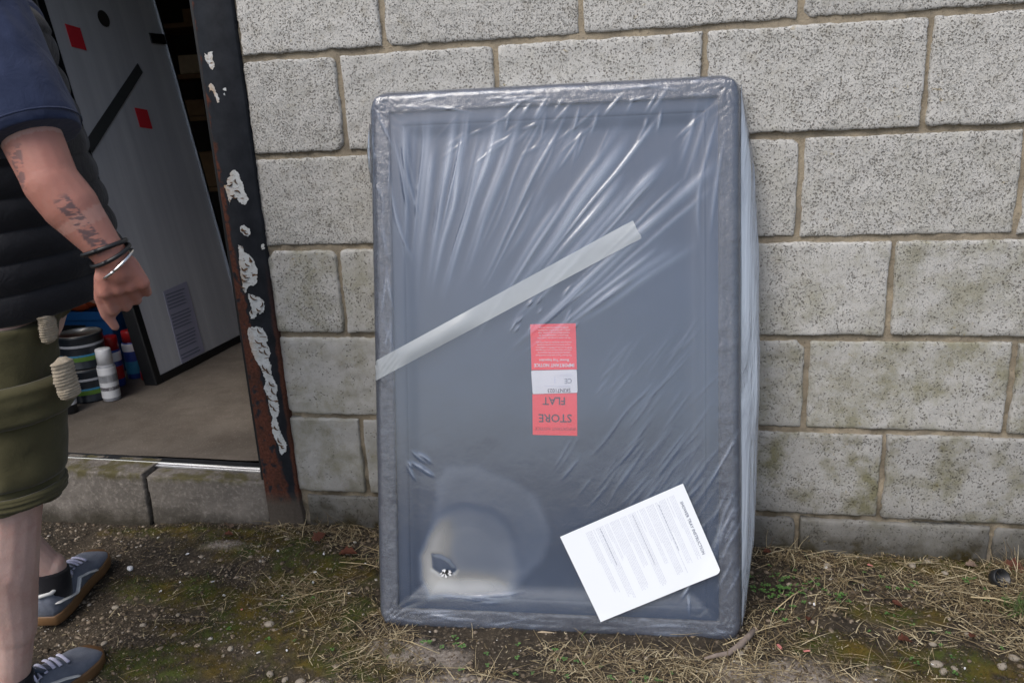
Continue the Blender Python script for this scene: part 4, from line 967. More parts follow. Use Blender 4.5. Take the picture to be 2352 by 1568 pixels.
# ------------------------------------------------------------------ the person walking through the left of the frame
per_ = thing('person', 'person in navy t-shirt, black quilted vest and olive cargo shorts striding past the doorway', 'person', (0, 0, 0))
Vv = Vector
fw = Vv((.74, .67, 0)).normalized(); rt = Vv((fw.y, -fw.x, 0)); up = Vv((0, 0, 1))
pel = Vv((-.885, -.585, .78)); wai = Vv((-.865, -.60, .92)); che = Vv((-.835, -.60, 1.13)); nek = Vv((-.80, -.595, 1.33)); hed = Vv((-.765, -.585, 1.49))
def foot_line(toe, heel):
    d_ = toe - heel; h_ = math.atan2(d_.y, d_.x); o_ = toe - Vv((math.cos(h_), math.sin(h_), 0)) * .264; return Vv((o_.x, o_.y, gz(o_.x, o_.y))), h_
ftR, hdR = foot_line(atg(227, 1500), atg(227, 1500) - Vv((.12, .99, 0))); ftL, hdL = foot_line(atg(236, 1296), atg(92, 1462))
shR = Vv((-.635, -.745, 1.265)); elR = at(118, 420, -.79); wrR = at(262, 596, -.77); knR = at(285, 660, -.765)
shL = Vv((-.86, -.44, 1.265)); elL = Vv((-.93, -.34, 1.02)); wrL = Vv((-.90, -.30, .83))
hpR = pel + rt * .085 - up * .02; kR = at(22, 1150, -.70); aR = ftR + Vv((math.cos(hdR), math.sin(hdR), 0)) * .062 + up * .085; 
hpL = pel - rt * .085 - up * .02; kL = at(-75, 1130, -.48); aL = ftL + Vv((math.cos(hdL), math.sin(hdL), 0)) * .062 + up * .10
bm = bmesh.new()
tf = ((fw, rt), (1., 1.28))
def ell(c, a, b, h):
    r = bmesh.ops.create_icosphere(bm, subdivisions=3, radius=1)
    for v in r['verts']: v.co = c + fw * v.co.x * a + rt * v.co.y * b + up * v.co.z * h
ell(pel, .125, .155, .13); ell(wai + fw * .02, .135, .155, .14); ell(che, .125, .165, .19); ell(che + up * .09, .10, .18, .10)
capsule(bm, nek - up * .03, hed - up * .06, .06, .055); ell(hed + fw * .005, .092, .072, .108); ell(hed + fw * .045 - up * .065, .045, .046, .045)
ell(hed + fw * .098 - up * .012, .014, .011, .020)     # nose
for s_ in (-1, 1): ell(hed + rt * .074 * s_ - up * .01 - fw * .01, .016, .008, .026)
def arm(sh, el, wr):
    capsule(bm, sh, sh.lerp(el, .55), .053, .048); capsule(bm, sh.lerp(el, .45), el, .047, .039)
    capsule(bm, el, el.lerp(wr, .30), .040, .0405); capsule(bm, el.lerp(wr, .28), el.lerp(wr, .72), .0405, .030); capsule(bm, el.lerp(wr, .68), wr, .030, .0245)
arm(shR, elR, wrR); arm(shL, elL, wrL)
def hand(wr, kn, across, palm):
    """relaxed, half-closed hand; across = little->index direction, palm = towards the palm side"""
    d = (kn - wr).normalized(); across = (across - d * across.dot(d)).normalized(); palm = d.cross(across) * (1 if d.cross(across).dot(palm) > 0 else -1)
    capsule(bm, wr, wr + d * .02, .023, .022)
    for i in range(4):
        o = across * (.0182 * (i - 1.5)); capsule(bm, wr + d * .012 + o * .6, kn + o, .0148, .0118, 12)
    for i, L in enumerate((.62, .78, .86, .78)):
        o = across * (.0182 * (i - 1.5)); p0 = kn + o; l = .041 * L / .8; ang = .45 + .12 * (3 - i)
        d1 = (d * math.cos(ang) + palm * math.sin(ang)); d2 = (d * math.cos(ang + .85) + palm * math.sin(ang + 1.05)); d3 = (d * math.cos(ang + 1.35) + palm * math.sin(ang + 1.35))
        p1 = p0 + d1 * l; p2 = p1 + d2 * l * .62; p3 = p2 + d3 * l * .42
        capsule(bm, p0, p1, .0088, .0077, 10); capsule(bm, p1, p2, .0078, .0068, 10); capsule(bm, p2, p3, .0068, .0056, 10)
    # thumb leaves the side of the palm near its base
    t0 = wr + d * .022 + across * .022; t1 = t0 + d * .034 + across * .016 + palm * .018; t2_ = t1 + d * .030 + palm * .008 + across * .002; t3 = t2_ + d * .024 + palm * .006 - across * .005
    capsule(bm, t0, t1, .0140, .0110, 12); capsule(bm, t1, t2_, .0104, .0090, 12); capsule(bm, t2_, t3, .0088, .0070, 12)
hand(wrR, knR, Vv((-.55, -.35, -.45)), Vv((-.6, .6, -.2)))
hand(wrL, wrL + Vv((.03, .0, -.075)), Vv((.9, .2, .2)), Vv((0, -1, 0)))
def leg(hp, kn, an):
    capsule(bm, hp, hp.lerp(kn, .55), .090, .072); capsule(bm, hp.lerp(kn, .5), kn, .073, .056)
    cf = kn.lerp(an, .33) - fw * .012
    capsule(bm, kn, cf, .055, .060); capsule(bm, cf, kn.lerp(an, .68), .060, .044); capsule(bm, kn.lerp(an, .62), an + up * .02, .044, .034); capsule(bm, an + up * .03, an - up * .02, .035, .031)
leg(hpR, kR, aR); leg(hpL, kL, aL)
me = evaluated(bm, [('REMESH', dict(mode='VOXEL', voxel_size=.0033, use_smooth_shade=True)), ('SMOOTH', dict(iterations=4, factor=.5))])
Vc = coords(me); N_ = normals(me)
amp = .0012 * (vnoise(Vc[:, 0], Vc[:, 1], Vc[:, 2], 34, 2) - .5); Vc = Vc + N_ * amp[:, None]; set_coords(me, Vc)
def seg_t(P, a, b):
    a, b = np.array(a), np.array(b); d_ = b - a; L2 = d_ @ d_; t = ((P - a) @ d_) / L2; q = a + np.clip(t, 0, 1)[:, None] * d_; return t, np.linalg.norm(P - q, axis=1), P - q
t_, d1_, _ = seg_t(Vc, shR, elR); t2_, d2_, off2 = seg_t(Vc, elR, wrR)
ruddy = np.clip((d2_ < .075) * .7 + (np.linalg.norm(Vc - np.array(knR), axis=1) < .11) * .9 + (d1_ < .07) * sstep(.55, 1., t_) * .55, 0, 1)
vd = np.array((elR + wrR) / 2 - CAM); vd /= np.linalg.norm(vd)
facing = -(N_ @ vd)
tat = (d2_ < .07) * (facing > .55) * sstep(.16, .26, t2_) * (1 - sstep(.86, .94, t2_)) * 1.
fr_ = np.cross(np.array((wrR - elR).normalized()), vd); fr_ /= np.linalg.norm(fr_); lat = off2 @ fr_; tat = tat * (np.abs(lat + .004) < .010)
tu = (d1_ < .065) * sstep(.78, .84, t_) * (1 - sstep(.98, 1.05, t_)) * (Vc[:, 0] < elR.x - .01) * (vnoise(Vc[:, 0], Vc[:, 1], Vc[:, 2], 60, 2) > .45)
add_attr(me, 'ruddy', ruddy); add_attr(me, 'tattoo', np.clip(tat + tu * .8, 0, 1))
mesh_obj('body', me, M['skin'], per_, True)
# head details (above the frame)
bm = bmesh.new(); ell(hed - fw * .012 + up * .022, .098, .079, .098); bmesh.ops.bisect_plane(bm, geom=bm.verts[:] + bm.edges[:] + bm.faces[:], plane_co=hed + fw * .03 + up * .01, plane_no=(fw * .8 - up * .6), clear_outer=True); obj('hair', bm, M['hair'], per_, True)
for s_ in (-1, 1):
    bm = bmesh.new(); ell(hed + fw * .080 + rt * .030 * s_ + up * .002, .012, .013, .009); e_ = obj('eye', bm, M['eye'], per_, True)
    bm = bmesh.new(); ell(hed + fw * .0895 + rt * .030 * s_ + up * .002, .004, .005, .005); obj('iris', bm, M['iris'], e_, True)
bm = bmesh.new(); ell(hed + fw * .091 - up * .050, .006, .022, .006); obj('mouth', bm, M['lip'], per_, True)

def cloth_from(bm, vox, disp, name, mat, smooth_it=4, extra=None, warp=None):
    me = evaluated(bm, [('REMESH', dict(mode='VOXEL', voxel_size=vox, use_smooth_shade=True)), ('SMOOTH', dict(iterations=smooth_it, factor=.5))])
    V = coords(me); N = normals(me); V = V + N * disp(V)[:, None]
    if warp is not None: V = warp(V)
    set_coords(me, V); return mesh_obj(name, me, mat, per_, True)
# t-shirt: torso + sleeves
bm = bmesh.new(); ell(wai + fw * .02, .150, .168, .14); ell(che, .140, .176, .20); ell(che + up * .09, .115, .185, .10)
for sh, el in ((shR, elR), (shL, elL)): capsule(bm, sh - (el - sh) * .05, sh.lerp(el, .66), .073, .073, flat=None)
shirt_disp = lambda V: (vnoise(V[:, 0] * 1.0, V[:, 1], V[:, 2] * .7, 16, 2) - .5) * .012 + (vnoise(V[:, 0], V[:, 1], V[:, 2] * .35, 45, 2) - .5) * .004
hem_c = np.array(shR.lerp(elR, .745)); hem_d = np.array((elR - shR).normalized()); hem_cL = np.array(shL.lerp(elL, .72)); hem_dL = np.array((elL - shL).normalized())
def shirt_warp(V):
    for c, dd_ in ((hem_c, hem_d), (hem_cL, hem_dL)):
        P = V - c; t = P @ dd_; m = (t > 0) & (np.linalg.norm(P, axis=1) < .14); V[m] -= (t[m])[:, None] * dd_ * .96
    return V
cloth_from(bm, .006, shirt_disp, 'tshirt', M['navy'], warp=shirt_warp)
a_, b_ = frame_of(Vv(hem_d)); hc = Vv(hem_c) - Vv(hem_d) * .012
bm = bmesh.new(); tube(bm, [hc + (a_ * math.cos(x) + b_ * math.sin(x)) * .0745 for x in np.linspace(0, 2 * PI, 33)], .0016, 6); obj('sleeve_hem', bm, M['navy'], per_, True)
# quilted vest: horizontal baffles
def vest_mesh():
    n = 190; seg = 96; V = []
    for i in range(n):
        t = i / (n - 1); z = .785 + t * (1.335 - .785)
        if z < .92: c = pel.lerp(wai, min(1, max(0, (z - .78) / .14)))
        elif z < 1.13: c = wai.lerp(che, (z - .92) / .21)
        else: c = che.lerp(nek, (z - 1.13) / .2)
        a = float(np.interp(z, [.78, .85, .95, 1.15, 1.25, 1.30, 1.34], [.185, .185, .175, .155, .135, .10, .075]))
        b = float(np.interp(z, [.78, .85, .95, 1.15, 1.25, 1.30, 1.34], [.178, .178, .176, .178, .17, .11, .075]))
        fwd = float(np.interp(z, [.78, .95, 1.2], [.055, .035, .0]))
        for j in range(seg):
            th = 2 * PI * j / seg; zz_ = z + .018 * math.sin(th * 2 + 1) * (1 - t) + .012 * (float(vnoise(th, z, 0, 1.6, 1)) - .5)
            pf = abs(math.sin(PI * (z + .006 * math.sin(3 * th)) / .052)) ** .55 * .009 + .010 * (float(vnoise(th * 3, z * 9, 2, 1.5, 2)) - .5)
            p = c + fw * ((a + pf) * math.cos(th) + fwd) + rt * (b + pf) * math.sin(th); V.append((p.x, p.y, zz_))
    idx = np.arange(n * seg).reshape(n, seg); nx_ = np.roll(idx, -1, 1)
    return npmesh('vest', np.array(V), np.stack([idx[:-1], nx_[:-1], nx_[1:], idx[1:]], -1).reshape(-1, 4))
vo = mesh_obj('quilted_vest', vest_mesh(), M['vest'], per_, True)
bm = bmesh.new(); bm.from_mesh(vo.data); bmesh.ops.holes_fill(bm, edges=[e for e in bm.edges if e.is_boundary], sides=200); bm.to_mesh(vo.data); bm.free()
# shorts
bm = bmesh.new(); ell(pel + up * .03, .155, .170, .12)
for hp, kn, s_ in ((hpR, kR, 1), (hpL, kL, -1)):
    rings = []
    for t in np.linspace(0, 1.0, 14):
        c = hp.lerp(kn + fw * .012, t); r = .106 - .026 * t; rings.append((c, fw, rt, r * 1.02, r * .98))
    loft(bm, rings, 28)
def sh_disp(V):
    return (vnoise(V[:, 0], V[:, 1], V[:, 2] * .55, 11, 2) - .5) * .030 - .007 * np.abs(vnoise(V[:, 0] + V[:, 2] * .5, V[:, 1], V[:, 2] * .4, 20, 1) - .5) * 2 + (vnoise(V[:, 0] * .7 + V[:, 2] * .6, V[:, 1], V[:, 2] * .5, 30, 2) - .5) * .008
cloth_from(bm, .006, sh_disp, 'cargo_shorts', M['khaki'], 3)
def cuff(kn, r, dz, name, z0, z1, th0, th1, ax, thick=.010, mat='khaki'):
    """curved panel of cloth wrapped on the leg, th measured from fw towards rt"""
    n, m = 26, 22; V = []
    for s2 in (0, 1):
        for i in range(n):
            for j in range(m):
                th = th0 + (th1 - th0) * i / (n - 1); z = z0 + (z1 - z0) * j / (m - 1)
                tt_ = (hpR.z - z) / (hpR.z - kR.z); c = hpR.lerp(kR + fw * .012, tt_)
                edge = min(i, n - 1 - i, j, m - 1 - j) / 3; pr_ = thick * min(1, edge) ** .5 + .004 * (float(vnoise(i * .25, j * .25, 3, 1, 2)) - .5) - (.004 if s2 else 0)
                q = c + (fw * math.cos(th) + rt * math.sin(th)) * (.106 - .026 * tt_ + r + pr_); V.append((q.x, q.y, z))
    i1 = np.arange(n * m).reshape(n, m); F1 = np.stack([i1[:-1, :-1], i1[1:, :-1], i1[1:, 1:], i1[:-1, 1:]], -1).reshape(-1, 4)
    per = np.concatenate([i1[0, :], i1[1:, -1], i1[-1, -2::-1], i1[-2:0:-1, 0]]); k = len(per); j = np.arange(k)
    F2 = np.stack([per[j], per[(j + 1) % k], per[(j + 1) % k] + n * m, per[j] + n * m], -1)
    return mesh_obj(name, npmesh(name, np.array(V), np.vstack([F1, F1[:, ::-1] + n * m, F2])), M[mat], per_, True)
pk = cuff(kR, .001, 0, 'cargo_pocket', .475, .620, -.15, 1.9, None, .007)
cuff(kR, .008, 0, 'pocket_flap', .590, .665, -.20, 1.95, None, .015)
cuff(kR, .002, 0, 'hem_band', .438, .462, -1.2, 3.0, None, .004)
# belt-side glove and wrist bands
def knit(name, label, pts, rad, cat='glove'):
    rings = []; pts = [Vv(p) for p in pts]; n = 46; L = []
    for i in range(n):
        t = i / (n - 1) * (len(pts) - 1); a = int(min(t, len(pts) - 2)); p = pts[a].lerp(pts[a + 1], t - a); d_ = pts[a + 1] - pts[a]; x, y = frame_of(d_)
        r = float(np.interp(i / (n - 1), [0, .08, .5, .9, 1], [.3, .9, 1, .95, .4])) * rad * (1 + .07 * math.sin(i * 1.9)) ; rings.append((p, x, y, r, r * .6))
    bm = bmesh.new(); loft(bm, rings, 22); me = evaluated(bm, []); V = coords(me); V += normals(me) * ((vnoise(V[:, 0], V[:, 1], V[:, 2], 90, 2) - .5) * .006)[:, None]; set_coords(me, V)
    return tag(mesh_obj(name, me, M['glove'], None, True), label, cat)
knit('work_glove', 'beige knitted glove cuff tucked in at the waist of the olive shorts', [at(104, 722, -.66), at(110, 748, -.66), at(116, 788, -.66)], .018)
knit('work_glove', 'longer ribbed beige knitted glove hanging beside the shorts pocket', [at(138, 822, -.68), at(148, 858, -.68), at(158, 890, -.68), at(166, 915, -.68)], .024)
hd = (wrR - elR).normalized(); a_, b_ = frame_of(hd)
for k_, (tt_, rr_, mt, th_) in enumerate(((-.022, .0315, 'black', .0036), (-.008, .0305, 'black', .0034), (.008, .0300, 'silver', .0024))):
    c = wrR + hd * tt_; bm = bmesh.new(); tl_ = .35 * (.5 if k_ == 2 else 1)
    tube(bm, [c + (a_ * math.cos(x) * rr_ + b_ * math.sin(x) * rr_) + hd * (.008 * math.sin(x + k_)) for x in np.linspace(0, 2 * PI, 41)], th_, 8)
    obj('bracelet', bm, M[mt], per_, True)

# ------------------------------------------------------------------ shoes
def shoe(origin, heading, pitch, roll=0., lace=True):
    t = bpy.data.objects.new('shoe', None); C.objects.link(t); t.parent = per_; t.location = origin; t.scale = (.93, .93, .93)
    t.rotation_euler = (Matrix.Rotation(heading, 3, 'Z') @ Matrix.Rotation(-pitch, 3, 'Y') @ Matrix.Rotation(roll, 3, 'X')).to_euler()
    L = .285
    hw = lambda x: float(np.interp(x / L, [0, .06, .2, .38, .55, .72, .86, .95, 1.0], [.020, .032, .037, .036, .041, .050, .049, .038, .012]))
    cyy = lambda x: float(np.interp(x / L, [0, .3, .6, 1], [0, -.003, .002, .004]))
    # sole
    bm = bmesh.new(); rings = []
    xs_ = [.0015, .008] + list(np.linspace(.02, L - .02, 22)) + [L - .008, L - .001]
    for zt, k in ((0, .97), (.004, 1.0), (.024, 1.0), (.028, .985)):
        ring = []
        for x in xs_: ring.append((x, cyy(x) + (hw(x) + .004) * k))
        for x in reversed(xs_): ring.append((x, cyy(x) - (hw(x) + .004) * k))
        rings.append([bm.verts.new((p[0] if k == 1 else .002 + p[0] * .985, p[1], zt + .006 * max(0, p[0] / L - .8) * 3)) for p in ring])
    for p, q in zip(rings, rings[1:]):
        n = len(p)
        for i in range(n): bm.faces.new((p[i], p[(i + 1) % n], q[(i + 1) % n], q[i]))
    bm.faces.new(rings[0]); bm.faces.new(rings[-1]); obj('sole', bm, M['gum'], t, True)
    # upper: arches over the last, open at the ankle
    bm = bmesh.new(); X_ = list(np.linspace(.004, L - .004, 40)); seg = 22; R_ = []
    top = lambda x: float(np.interp(x / L, [0, .05, .15, .28, .36, .50, .65, .80, .93, 1.], [.070, .080, .074, .068, .074, .078, .062, .048, .038, .012]))
    opn = lambda x: float(np.interp(x / L, [0, .03, .08, .30, .36, .42], [.0, .0, .62, .62, .3, 0.]))
    for x in X_:
        ring = []
        for j in range(seg + 1):
            u = -1 + 2 * j / seg; th = u * PI / 2; yy = math.copysign(abs(math.sin(th)) ** .75, th) * hw(x); zz_ = .024 + (top(x) - .024) * max(0, math.cos(th)) ** .62
            o = opn(x)
            if o > 0 and abs(yy) < hw(x) * o: yy = math.copysign(hw(x) * o, u if u else 1); zz_ = .024 + (top(x) - .024) * math.sqrt(max(0, 1 - o * o)) ** .62 + .012
            ring.append(bm.verts.new((x, cyy(x) + yy, zz_)))
        R_.append(ring)
    for i_, (p, q) in enumerate(zip(R_, R_[1:])):
        for j in range(seg):
            if opn(X_[i_]) > .2 and opn(X_[i_ + 1]) > .2 and seg // 2 - 1 <= j <= seg // 2: continue
            bm.faces.new((p[j], p[j + 1], q[j + 1], q[j]))
    for rg_e in (R_[0], R_[-1]): bm.faces.new(rg_e)
    bmesh.ops.solidify(bm, geom=bm.faces[:], thickness=.003)
    obj('upper', bm, M['suede'], t, True)
    # tongue
    bm = bmesh.new(); loft(bm, [(Vv((.150, .0, .073)), Vv((0, 1, 0)), Vv((.4, 0, .9)), .020, .004), (Vv((.118, 0, .088)), Vv((0, 1, 0)), Vv((.6, 0, .8)), .024, .005), (Vv((.096, 0, .112)), Vv((0, 1, 0)), Vv((.8, 0, .6)), .027, .006), (Vv((.086, 0, .124)), Vv((0, 1, 0)), Vv((.8, 0, .6)), .022, .005)], 16); obj('tongue', bm, M['tongue'], t, True)
    bm = bmesh.new(); tube(bm, [Vv((.084 , -.024, .120)), Vv((.080, -.012, .127)), Vv((.080, .012, .127)), Vv((.084, .024, .120))], .0055, 8); obj('tongue_edge', bm, M['lace'], t, True)
    bm = bmesh.new(); tube(bm, [Vv((.10 + .0, -.030, .078)), Vv((.06, -.026, .082)), Vv((.02, -.022, .086)), Vv((.004, 0, .089)), Vv((.02, .022, .086)), Vv((.06, .026, .082)), Vv((.10, .030, .078))], .005, 8); obj('collar', bm, M['leather'], t, True)
    # laces
    for i in range(5):
        x = .118 + i * .018; zt = top(x); pts = []
        for j in range(9):
            u = -1 + j / 4; pts.append(Vv((x + .007 * u + (.0 if i % 2 else .002), u * .024, .024 + (zt - .024) * max(.05, math.cos(u * .62)) ** .62 + .008 - .0015 * i * 0)))
        obj('lace', tube(bmesh.new(), pts, .0042, 8, flat=.55), M['lace'], t, True)
    for s_ in (-1, 1):
        pts = [Vv((.114, s_ * .004, .100)), Vv((.104, s_ * .018, .112)), Vv((.090, s_ * .034, .106)), Vv((.090, s_ * .042, .090)), Vv((.106, s_ * .032, .086)), Vv((.116, s_ * .008, .096))]
        obj('lace_bow', tube(bmesh.new(), pts, .0030, 6, flat=.6), M['lace'], t, True)
        # wavy side stripe
        pts = []
        for q in np.linspace(0, 1, 26):
            x = .015 + q * .175; zb = float(np.interp(q, [0, .22, .42, .60, .80, 1.], [.058, .046, .034, .058, .046, .030])); tz = min(.98, max(0, (zb - .024) / (top(x) - .024)))
            co = tz ** (1 / .62); th = math.acos(min(1, co)); yy = math.sin(th) ** .75 * hw(x) + .0015; pts.append(Vv((x, cyy(x) + s_ * yy, zb)))
        obj('side_stripe', tube(bmesh.new(), pts, [.0015] + [.0075] * 24 + [.0015], 8, flat=.35), M['leather'], t, True)
    return t
hR = math.atan2(.50, .86); gR = gz(-.92, -.70)
sR = shoe((ftR.x, ftR.y, ftR.z + .004), hdR, 0.)
gL = gz(-1.05, -.45)
sL = shoe((ftL.x, ftL.y, ftL.z + .006), hdL, math.radians(5))
for nm_, o_, an in (('sock', sR, aR), ('sock', sL, aL)):
    ctr = Matrix.Translation(o_.location) @ o_.rotation_euler.to_matrix().to_4x4()
    p0 = ctr @ Vv((.062, 0, .030)); p1 = ctr @ Vv((.062, 0, .074)); p2 = p1.lerp(an + up * .05, .5); p2.z = max(p2.z, p1.z + .008)
    obj('sock', tube(bmesh.new(), [p0, p1, p2, p2 + (p2 - p1) * .15], [.036, .041, .041, .040], 24), M['sock'], per_, True)

# ------------------------------------------------------------------ scatter: stones, dry grass, moss, weeds
def ico():
    bm = bmesh.new(); bmesh.ops.create_icosphere(bm, subdivisions=1, radius=1); V = np.array([v.co[:] for v in bm.verts]); F = np.array([[v.index for v in f.verts] for f in bm.faces]); bm.free(); return V, F
def scatter_stones(name, n, area, size, dens, seed, label, mat, kind='stuff', flat=.6, cols=(0, 1)):
    r = np.random.default_rng(seed); x = r.uniform(area[0], area[1], n * 4); y = r.uniform(area[2], area[3], n * 4)
    k = r.uniform(0, 1, n * 4) < dens(x, y); x, y = x[k][:n], y[k][:n]; n = len(x)
    V0, F0 = ico(); s = size[0] + (size[1] - size[0]) * r.uniform(0, 1, n) ** 3
    sc = s[:, None] * np.stack([r.uniform(.8, 1.4, n), r.uniform(.7, 1.1, n), r.uniform(.4, .8, n) * flat / .6], -1); a = r.uniform(0, 6.28, n)
    P = V0[None] * sc[:, None] * (1 + r.uniform(-.38, .3, (n, len(V0), 1)))
    X = P[..., 0] * np.cos(a)[:, None] - P[..., 1] * np.sin(a)[:, None]; Y = P[..., 0] * np.sin(a)[:, None] + P[..., 1] * np.cos(a)[:, None]
    Z = P[..., 2] + (gh(x, y) + s * .02)[:, None]
    V = np.stack([X + x[:, None], Y + y[:, None], Z], -1).reshape(-1, 3); F = (F0[None] + (np.arange(n) * len(V0))[:, None, None]).reshape(-1, 3)
    rc = np.repeat(r.uniform(cols[0], cols[1], n) ** 1.3, len(V0))
    return tag(mesh_obj(name, npmesh(name, V, F, {'rnd': rc}), M[mat]), label, kind=kind)
def ribbon(name, n, area, length, width, dens, seed, label, mat, lift=.25, curl=1.2, segs=4, up_=0., tufts=None):
    r = np.random.default_rng(seed)
    x = r.uniform(area[0], area[1], n * 5); y = r.uniform(area[2], area[3], n * 5); k = r.uniform(0, 1, n * 5) < dens(x, y); x, y = x[k][:n], y[k][:n]
    if tufts:
        for (tx_, ty_, nn, sp) in tufts: x = np.concatenate([x, r.normal(tx_, sp, nn)]); y = np.concatenate([y, r.normal(ty_, sp * .6, nn)])
        y = np.minimum(y, -.006)
    n = len(x)
    L = length[0] + (length[1] - length[0]) * r.uniform(0, 1, n) ** 2.2; w = r.uniform(width[0], width[1], n); a = r.uniform(0, 6.28, n); c = r.normal(0, curl, n)
    el = np.abs(r.normal(0, lift, n)) + up_; st = L / segs
    px, py_, pz = x.copy(), y.copy(), gh(x, y) + r.uniform(.0015, .009, n); V = []; ang = a.copy(); z0 = pz.copy()
    for s_ in range(segs + 1):
        ww = w * (1 - .75 * (s_ / segs) ** 2) / 2
        nxv, nyv = -np.sin(ang), np.cos(ang); tl_ = r.uniform(-.5, .5, n) if s_ == 0 else tl_
        V.append(np.stack([px + nxv * ww, py_ + nyv * ww, pz + tl_ * ww], -1)); V.append(np.stack([px - nxv * ww, py_ - nyv * ww, pz - tl_ * ww], -1))
        ang = ang + c / segs; e_ = el * (1 - 1.35 * s_ / segs) if up_ == 0 else el * (1 - .35 * s_ / segs)
        px = px + np.cos(ang) * np.cos(e_) * st; py_ = py_ + np.sin(ang) * np.cos(e_) * st
        py_ = np.minimum(py_, -.003 - .0 * px)
        pz = np.maximum(pz + np.sin(e_) * st, gh(px, py_) + .0012)
    V = np.stack(V, 1); F0 = np.array([[2 * s_, 2 * s_ + 1, 2 * s_ + 3, 2 * s_ + 2] for s_ in range(segs)])
    F = (F0[None] + (np.arange(n) * V.shape[1])[:, None, None]).reshape(-1, 4); rc = np.repeat(r.uniform(0, 1, n), V.shape[1])
    return tag(mesh_obj(name, npmesh(name, V.reshape(-1, 3), F, {'rnd': rc}), M[mat]), label, kind='stuff')
notray = lambda x, y: 1 - ((x > -.25) & (x < .50) & (y > -.33) & (y < -.02)) * .85
peb_d = lambda x, y: np.clip(.26 + .74 * (x < -.50) * (vnoise(x, y, 1, 7, 2) > .38) + 1.0 * blobs(COB, x, y) + .35 * (vnoise(x, y, 1, 6, 2) > .5), 0, 1) * (1 - .7 * blobs(MOSS, x, y)) * notray(x, y)
scatter_stones('gravel', 8000, (-1.5, 1.45, -.85, -.004), (.0014, .0075), peb_d, 11, 'small pale stones bedded in the dark yard surface', 'pebble')
scatter_stones('grit', 14000, (-1.5, 1.45, -.9, -.004), (.0008, .0028), lambda x, y: np.clip(.4 + (x < -.5) * .6, 0, 1) * notray(x, y), 12, 'fine grit spread over the yard surface', 'pebble')
def straw_d(x, y):
    left = (x > -.80) & (x < -.2); right = x > .52; front = (y < -.40) & (x > -.3) & (x < .55)
    b = .03 + left * np.exp(-((x + .36) / .22) ** 2 - ((y + .27) / .17) ** 2) * 1.1 + right * (.28 + .75 * sstep(.85, 1.15, x)) + front * np.exp(-((y + .44) / .08) ** 2) * 1.7 + (y > -.05) * (x > -.75) * .5
    n = vnoise(x, y, 2, 7, 3); return np.clip(b * sstep(.30, .62, n) * 1.5, 0, 1) * notray(x, y)
ribbon('dry_grass', 8000, (-.95, 1.5, -.85, -.006), (.018, .10), (.0007, .0021), straw_d, 21, 'dry straw coloured grass lying along the foot of the wall', 'straw', .14, .45, 4,
       tufts=[(-.25, -.07, 170, .055), (-.31, -.12, 120, .05), (1.16, -.10, 220, .07), (1.10, -.20, 220, .08), (-.56, -.06, 60, .05)])
ribbon('dry_grass', 13000, (-1.2, 1.5, -.9, -.006), (.006, .024), (.0007, .0022), lambda x, y: np.clip(straw_d(x, y) * 1.4 + .06, 0, 1), 22, 'short broken straw bits scattered over the earth', 'straw', .10, .5, 2)
ribbon('standing_grass', 10, (-.5, 1.2, -.2, -.01), (.04, .09), (.0010, .0018), lambda x, y: x * 0 + 1, 23, 'dry upright grass stems at the wall foot beside the tray', 'straw', .25, .8, 4, up_=.75, tufts=[(-.245, -.06, 75, .03), (1.15, -.05, 60, .05), (-.52, -.03, 18, .06), (.62, -.03, 16, .05)])
ribbon('green_grass', 700, (-1.0, 1.4, -.8, -.01), (.008, .028), (.0008, .0016), lambda x, y: np.clip((vnoise(x, y, 5, 8, 2) > .55) * .6 * (blobs(MOSS, x, y) + .2), 0, 1) * notray(x, y), 24, 'sparse short green grass blades among the straw', 'grass', .3, .8, 3, up_=.35)
ribbon('grass_tuft', 1, (1.1, 1.2, -.2, -.1), (.015, .045), (.0010, .0018), lambda x, y: x * 0 + 1, 25, 'bright green fine leaved tuft at the right edge of the yard', 'grass', .4, 1.0, 4, up_=.55, tufts=[(1.135, -.185, 420, .026), (1.165, -.235, 200, .022)])
ribbon('moss', 26000, (-1.3, 1.5, -.9, -.002), (.002, .006), (.0010, .0022), lambda x, y: np.clip(blobs(MOSS, x, y) * 1.0, 0, 1), 26, 'olive and yellow moss cushions on the damp earth', 'mosst', .4, .3, 1, up_=.7)
